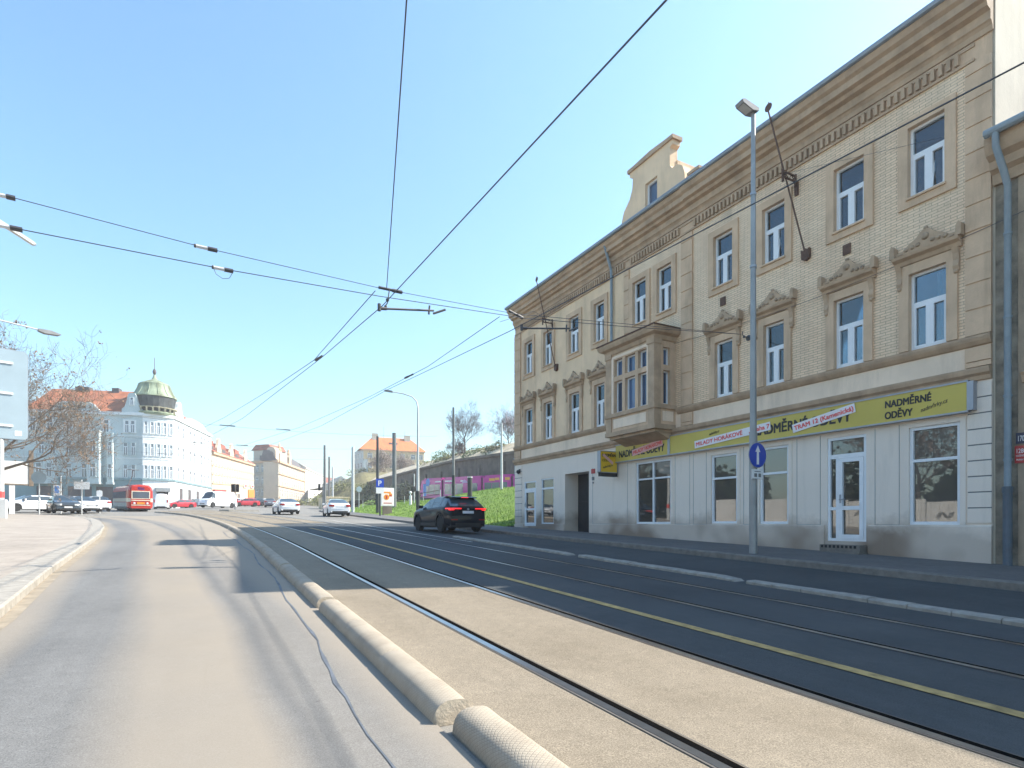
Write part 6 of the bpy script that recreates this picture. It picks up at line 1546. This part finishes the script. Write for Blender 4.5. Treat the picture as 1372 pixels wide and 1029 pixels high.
for a, w in ((2.2, 1.8), (14.5, 3.2), (32, 3.5)):
    z = 17.6+.046*a; k = MB(f2.o, (f2.u.x, f2.u.y)); k.prism([(a-w, z+.2), (a+w, z+.2), (a+w*.8, z+2.6), (a-w*.8, z+2.6)], -4, -.5); db = k.build('dormer', M['tile_red']); link(db, b2)
    k = MB(f2.o, (f2.u.x, f2.u.y)); k.box(a-w*.7, a+w*.7, -.5, -.45, z+.5, z+1.4); link(k.build('dormer_window', M['slate']), db)
k = sheared(f2, .5, 13, 8.0, 8.9, 0, .5, .046); link(k.build('shop_fascia', M['awn']), b2)
k = sheared(f2, 46, L2_-.5, 6.8, 9.3, 0, .3, .046); link(k.build('shop_front', M['tramorange']), b2)
for a in (38, 50):
    k = sheared(f2, a, a+5, 9.8, 10.8, 0, .35, .046); sb = k.build('shop_board', M['whiteb']); link(sb, b2)
    k = sheared(f2, a+1, a+4, 10.0, 10.6, .35, .4, .046); link(k.build('shop_board_print', M['red_mark']), sb)
for i in range(9):
    a = 2+i*3.6; k = sheared(f2, a, a+2.2, 6.6, 7.9, 0, .08, .046); link(k.build('shop_window', M['slate']), b2)
# ---- cream corner house with turrets, its shaded face coloured grey
B3 = empty('turreted_house', (22.5, 215, 8), 'cream corner house, shaded side coloured grey, with turrets and dark mansard in the far street', 'building')
fa = MB((14.9, 222.2, 0), (22.46-14.9, 214.7-222.2)); fb = MB((22.46, 214.7, 0), (36.27-22.46, 250.4-214.7)); La = 10.65; Lb = 38.3
link(sheared(fa, 0, La, 5, 22.6, -.5, 0, 0).build('shaded_grey_wall', M['greyb']), B3); link(sheared(fb, .02, Lb, 5, 22.4, -5, 0, .0).build('sunny_wall', M['creamb']), B3)
for z in (9.8, 14.0, 18.2):
    link(sheared(fa, -.1, La+.1, z, z+.35, -.2, .35, 0).build('ledge', M['greyb']), B3); link(sheared(fb, 0, Lb, z, z+.35, -.2, .35, 0).build('ledge', M['creamt']), B3)
    if z > 10 or True:
        for a in (1.8, 4.2, 8.6): far_window(B3, fa, a, z+.9, 1.2, 2.3, 0, 'surround', 'greyb')
        for i in range(11): far_window(B3, fb, 2+i*3.3, z+.9, 1.2, 2.3, 0, 'surround', 'whiteb')
link(sheared(fa, -.3, La+.4, 22.2, 23.0, -.3, .7, 0).build('cornice', M['creamt']), B3); link(sheared(fb, -.4, Lb+.2, 22.2, 22.9, -.3, .7, 0).build('cornice', M['creamt']), B3)
link(sheared(fa, -.5, 7.2, 23.0, 26.8, -9, -.8, 0).build('attic', M['greyb']), B3)
k = MB(fa.o, (fa.u.x, fa.u.y)); k.prism([(-1.2, 26.8), (7.6, 26.8), (6.2, 28.8), (.8, 28.8)], -8, -.4); link(k.build('roof', M['tile_red']), B3)
k = MB(fa.o, (fa.u.x, fa.u.y)); k.box(2.2, 4.6, -.8, -.74, 23.4, 25.0); link(k.build('attic_window', M['slate']), B3)
k = MB(fa.o, (fa.u.x, fa.u.y)); k.prism([(5.6, 23), (9.6, 23), (9.6, 26.4), (9.0, 27.4), (7.6, 27.9), (6.2, 27.4), (5.6, 26.4)], -2, .1); dd_ = k.build('dormer', M['creamb']); link(dd_, B3)
k = MB(fa.o, (fa.u.x, fa.u.y)); k.prism([(6.6, 23.5), (8.6, 23.5), (8.6, 25.4), (8.2, 26.0), (7.6, 26.2), (7.0, 26.0), (6.6, 25.4)], .1, .16); link(k.build('arched_window', M['slate']), dd_)
k = MB(fb.o, (fb.u.x, fb.u.y)); k.prism([(-.3, 22.9), (-3, 26.5), (-5, 26.5), (-6, 22.9)], 0, Lb, axis='a'); link(k.build('mansard', M['slate']), B3)
for a, h in ((3.2, 30.0), (15.5, 28.6)):
    k = MB(fb.o, (fb.u.x, fb.u.y)); k.prism([(a-1.3, 22.9), (a+1.3, 22.9), (a+1.3, 25.6), (a+.5, 26.6), (a-.5, 26.6), (a-1.3, 25.6)], -1.5, .1); tt = k.build('turret', M['creamb']); link(tt, B3)
    k = MB(fb.o, (fb.u.x, fb.u.y)); k.lathe([(.7, 26.3), (.75, 27.2), (.45, 27.6), (.3, 28.6), (.05, h)], (a, -.6, 0), 10); link(k.build('turret_top', M['creamt']), tt)
k = MB(fa.o, (fa.u.x, fa.u.y)); k.box(La-3.5, La-.6, .0, .08, 9.3-3, 9.3); link(k.build('shop_window', M['slate']), B3)
b4, f4, L4, _ = row_house('town_house', (36.6, 251), (56.5, 322), 12, 24.2, .03, 3, 'plain white town house farthest down the street', 'whiteb', 'whiteb', ws=(4.2, 1.1, 2.0), base=5)
k = MB(f4.o, (f4.u.x, f4.u.y)); k.add([(0, .5, 24.2), (L4, .5, 26.3), (L4, -5, 29), (0, -5, 27.5)], [(0, 1, 2, 3)]); k.add([(0, .5, 24.2), (0, -5, 27.5), (0, -10, 24)], [(0, 1, 2)]); link(k.build('roof', M['greyb'], fix=False), b4)
b5, f5, L5, _ = row_house('town_house', (55, 330), (80, 340), 12, 23.5, 0, 3, 'small pale house closing the far street', 'creamb', 'whiteb', ws=(3.6, 1.2, 2.0), base=5)
k = MB(f5.o, (f5.u.x, f5.u.y)); k.add([(0, .5, 23.5), (L5, .5, 23.5), (L5, -6, 27), (0, -6, 27)], [(0, 1, 2, 3)]); link(k.build('roof', M['tile_red'], fix=False), b5)
k = MB(); k.box(36.2, 42.5, 193, 203, 6, 14.2); gh = k.build('wall', M['pblue']); GH = empty('small_house', (39, 198, 8), 'small blue grey house with pitched roof above the hillside', 'building'); link(gh, GH)
k = MB(); k.prism([(35.9, 14.2), (42.8, 14.2), (39.4, 16.6)], 192.7, 203.2); link(k.build('roof', M['galv']), GH)
# ---- yellow block with bright orange roof
YB_ = empty('yellow_house', (58, 200, 8), 'yellow apartment block with bright orange hipped roof above the wall', 'building')
fy = MB((48.58, 200.8, 0), (69.82-48.58, 198.5-200.8)); Ly = 21.4; fs2 = MB((47.2, 210.6, 0), (48.58-47.2, 200.8-210.6))
link(sheared(fy, 0, Ly, 7, 26.8, -10, 0, 0).build('wall', M['yelb']), YB_)
link(sheared(fs2, 0, 9.9, 7, 26.75, -.6, .02, 0).build('side_wall', M['yelb_d']), YB_); link(sheared(fy, 0.0, 1.6, 7, 23.4, -.1, .04, 0).build('shade_strip', M['yelb_d']), YB_)  # side face and edge strip coloured blue-grey as shade on yellow render
for z in (13.2, 17.0, 20.6, 24.0):
    for a in (2.2, 6.2, 9.8, 13.6, 17.4, 20.2): far_window(YB_, fy, a, z, 1.5, 1.6, 0, 'plain', 'whiteb')
    for a in (2.4, 5.2, 8.0): far_window(YB_, fs2, a, z, 1.3, 1.6, .02, 'plain', 'whiteb')
k = MB(fy.o, (fy.u.x, fy.u.y)); k.box(-.5, Ly+.4, -10.4, .5, 26.5, 26.85); link(k.build('eaves', M['creamt']), YB_)
k = MB(fy.o, (fy.u.x, fy.u.y)); e0, e1 = (-1.6, .6, 26.85), (Ly+.6, .6, 26.85); r0_, r1_ = (3.8, -5, 32.0), (Ly-4.2, -5, 32.0)
k.add([e0, e1, r1_, r0_, (-1.6, -10.6, 26.85), (Ly+.6, -10.6, 26.85)], [(0, 1, 2, 3), (0, 3, 4), (1, 5, 2), (4, 3, 2, 5)]); link(k.build('roof', M['tile_brt'], fix=False), YB_)
for a, n, h in ((4.4, -4.2, 33.2), (Ly-5.4, -4.2, 33.0)): k = MB(fy.o, (fy.u.x, fy.u.y)); k.box(a-.9, a+1.2, n-.5, n+.5, 30.6, h); link(k.build('chimney', M['greyb']), YB_)
k = MB(fy.o, (fy.u.x, fy.u.y)); k.box(9.3, 12.2, -2.9, -2.0, 29.2, 29.9); link(k.build('roof_hatch', M['slate']), YB_)
for a, h in ((7.8, 36.0), (Ly-6, 35)): k = MB(fy.o, (fy.u.x, fy.u.y)); k.tube([(a, -5, 31.8), (a, -5, h)], .06, 4); link(k.build('aerial', M['mast']), YB_)

# ================================================================== ACROSS THE STREET (seen mirrored in the shop windows)
FE = empty('board_fence', (-11.5, 5, 0), 'white graffiti marked board fence across the street from the shop', 'fence')
for i in range(14):
    y0, y1 = -30+i*5, -30+i*5+4.95; k = MB(); zf = g(-11, y0)
    for j in range(20): k.box(-11.6, -11.55+.02*(j % 2), y0+j*.2475, y0+j*.2475+.235, zf, zf+2.1)
    link(k.build('fence_panel', M['fencew']), FE)
rnd = random.Random(4)
for i in range(9):
    y0 = -18+i*5.2; pts = []; z = g(-11, y0)+1.1
    for j in range(22): pts.append((-11.50, y0+j*.045+.22*math.sin(j*.9), z+.16*math.sin(j*1.37+i)+rnd.uniform(-.07, .07)))
    k = MB(); k.tube(pts, .016, 4); link(k.build('graffiti', M['ink']), FE)
t0 = tree('street_tree', (-14.5, 22, g(-14, 22)), 12, 1.0, 'bare tree behind the white board fence, farthest along', 77, 'bark_g', 'bud', 5, 1500, .16, .24, .9, (0, 0), 'trees behind the board fence', 0, .5, .34, 1.0)
for y_, l in ((13, 'bare tree behind the white board fence, second in the row'), (4, 'bare tree behind the white board fence, middle of the row'), (-5, 'bare tree behind the white board fence, fourth in the row'), (-14, 'bare tree behind the white board fence, last in the row')):
    c = copy_tree(t0); c.location = (-14.5-.05*y_, y_, g(-14, y_)); c.rotation_euler.z = y_; c['label'] = l

TB = [M['leafd']]
for i, (y_, l) in enumerate(((-16, 'first'), (-4, 'second'), (8, 'third'), (20, 'fourth'), (32, 'fifth'), (44, 'sixth'), (57, 'seventh'), (69, 'eighth'))):
    bush((-22, y_, g(-22, y_)), 4.5, 8.0, 5.6, 'leafd', 'dark evergreen thicket behind the board fence, %s along the row' % l, 300+i, 1600, 'thicket', 'thickets behind the board fence', .45)
HZ = MB(); HZ.box(-400, 410, -110, 420, -6.5, 45)
hz = HZ.build('haze', None) if False else bpy.data.objects.new('haze', HZ.mesh('haze', [])); COL.objects.link(hz); hz['kind'] = 'stuff'
hm = bpy.data.materials.new('haze_air'); hm.use_nodes = True; hm.node_tree.nodes.clear()
ho = hm.node_tree.nodes.new('ShaderNodeOutputMaterial'); hv = hm.node_tree.nodes.new('ShaderNodeVolumePrincipled')
hv.inputs['Color'].default_value = (1, .965, .94, 1); hv.inputs['Density'].default_value = .0010; hv.inputs['Anisotropy'].default_value = .3
hm.node_tree.links.new(hv.outputs[0], ho.inputs['Volume']); hz.data.materials.append(hm)
# ================================================================== LIGHT, SKY, CAMERA
EL, AZ = R(41.5), R(13.5)
S = Vector((math.cos(EL)*math.cos(AZ), -math.cos(EL)*math.sin(AZ), math.sin(EL)))
sun = bpy.data.lights.new('sun', 'SUN'); sun.energy = 5.0; sun.angle = R(.53); sun.color = (1.0, .93, .82)
so = bpy.data.objects.new('sun', sun); so.rotation_euler = S.to_track_quat('Z', 'Y').to_euler(); so.location = (30, -10, 60); COL.objects.link(so)
w = bpy.data.worlds.new('World'); SC.world = w; w.use_nodes = True; nt = w.node_tree
bg = nt.nodes['Background']; sk = nt.nodes.new('ShaderNodeTexSky'); sk.sky_type = 'NISHITA'; sk.sun_disc = False
sk.sun_elevation = EL; sk.sun_rotation = math.atan2(S.x, S.y); sk.altitude = 200; sk.air_density = 1.5; sk.dust_density = 1.3; sk.ozone_density = 5.0
tn = nt.nodes.new('ShaderNodeMix'); tn.data_type = 'RGBA'; tn.blend_type = 'MULTIPLY'; tn.inputs[0].default_value = 1; tn.inputs[7].default_value = (.84, .955, .965, 1); nt.links.new(sk.outputs[0], tn.inputs[6]); nt.links.new(tn.outputs[2], bg.inputs[0]); bg.inputs[1].default_value = .15
cam = bpy.data.cameras.new('camera'); cam.sensor_width = 36; cam.lens = 36*770/1372; cam.shift_y = (700-514.5)/1372; cam.clip_end = 3000; cam.clip_start = .05
co = bpy.data.objects.new('camera', cam); co.location = (0, 0, 1.35); co.rotation_euler = (R(90), 0, -R(28.0918)); COL.objects.link(co); SC.camera = co
SC.view_settings.view_transform = 'Standard'; SC.view_settings.look = 'None'; SC.view_settings.gamma = 1; SC.view_settings.exposure = 1.12
SC.cycles.max_bounces = 6; SC.cycles.diffuse_bounces = 4
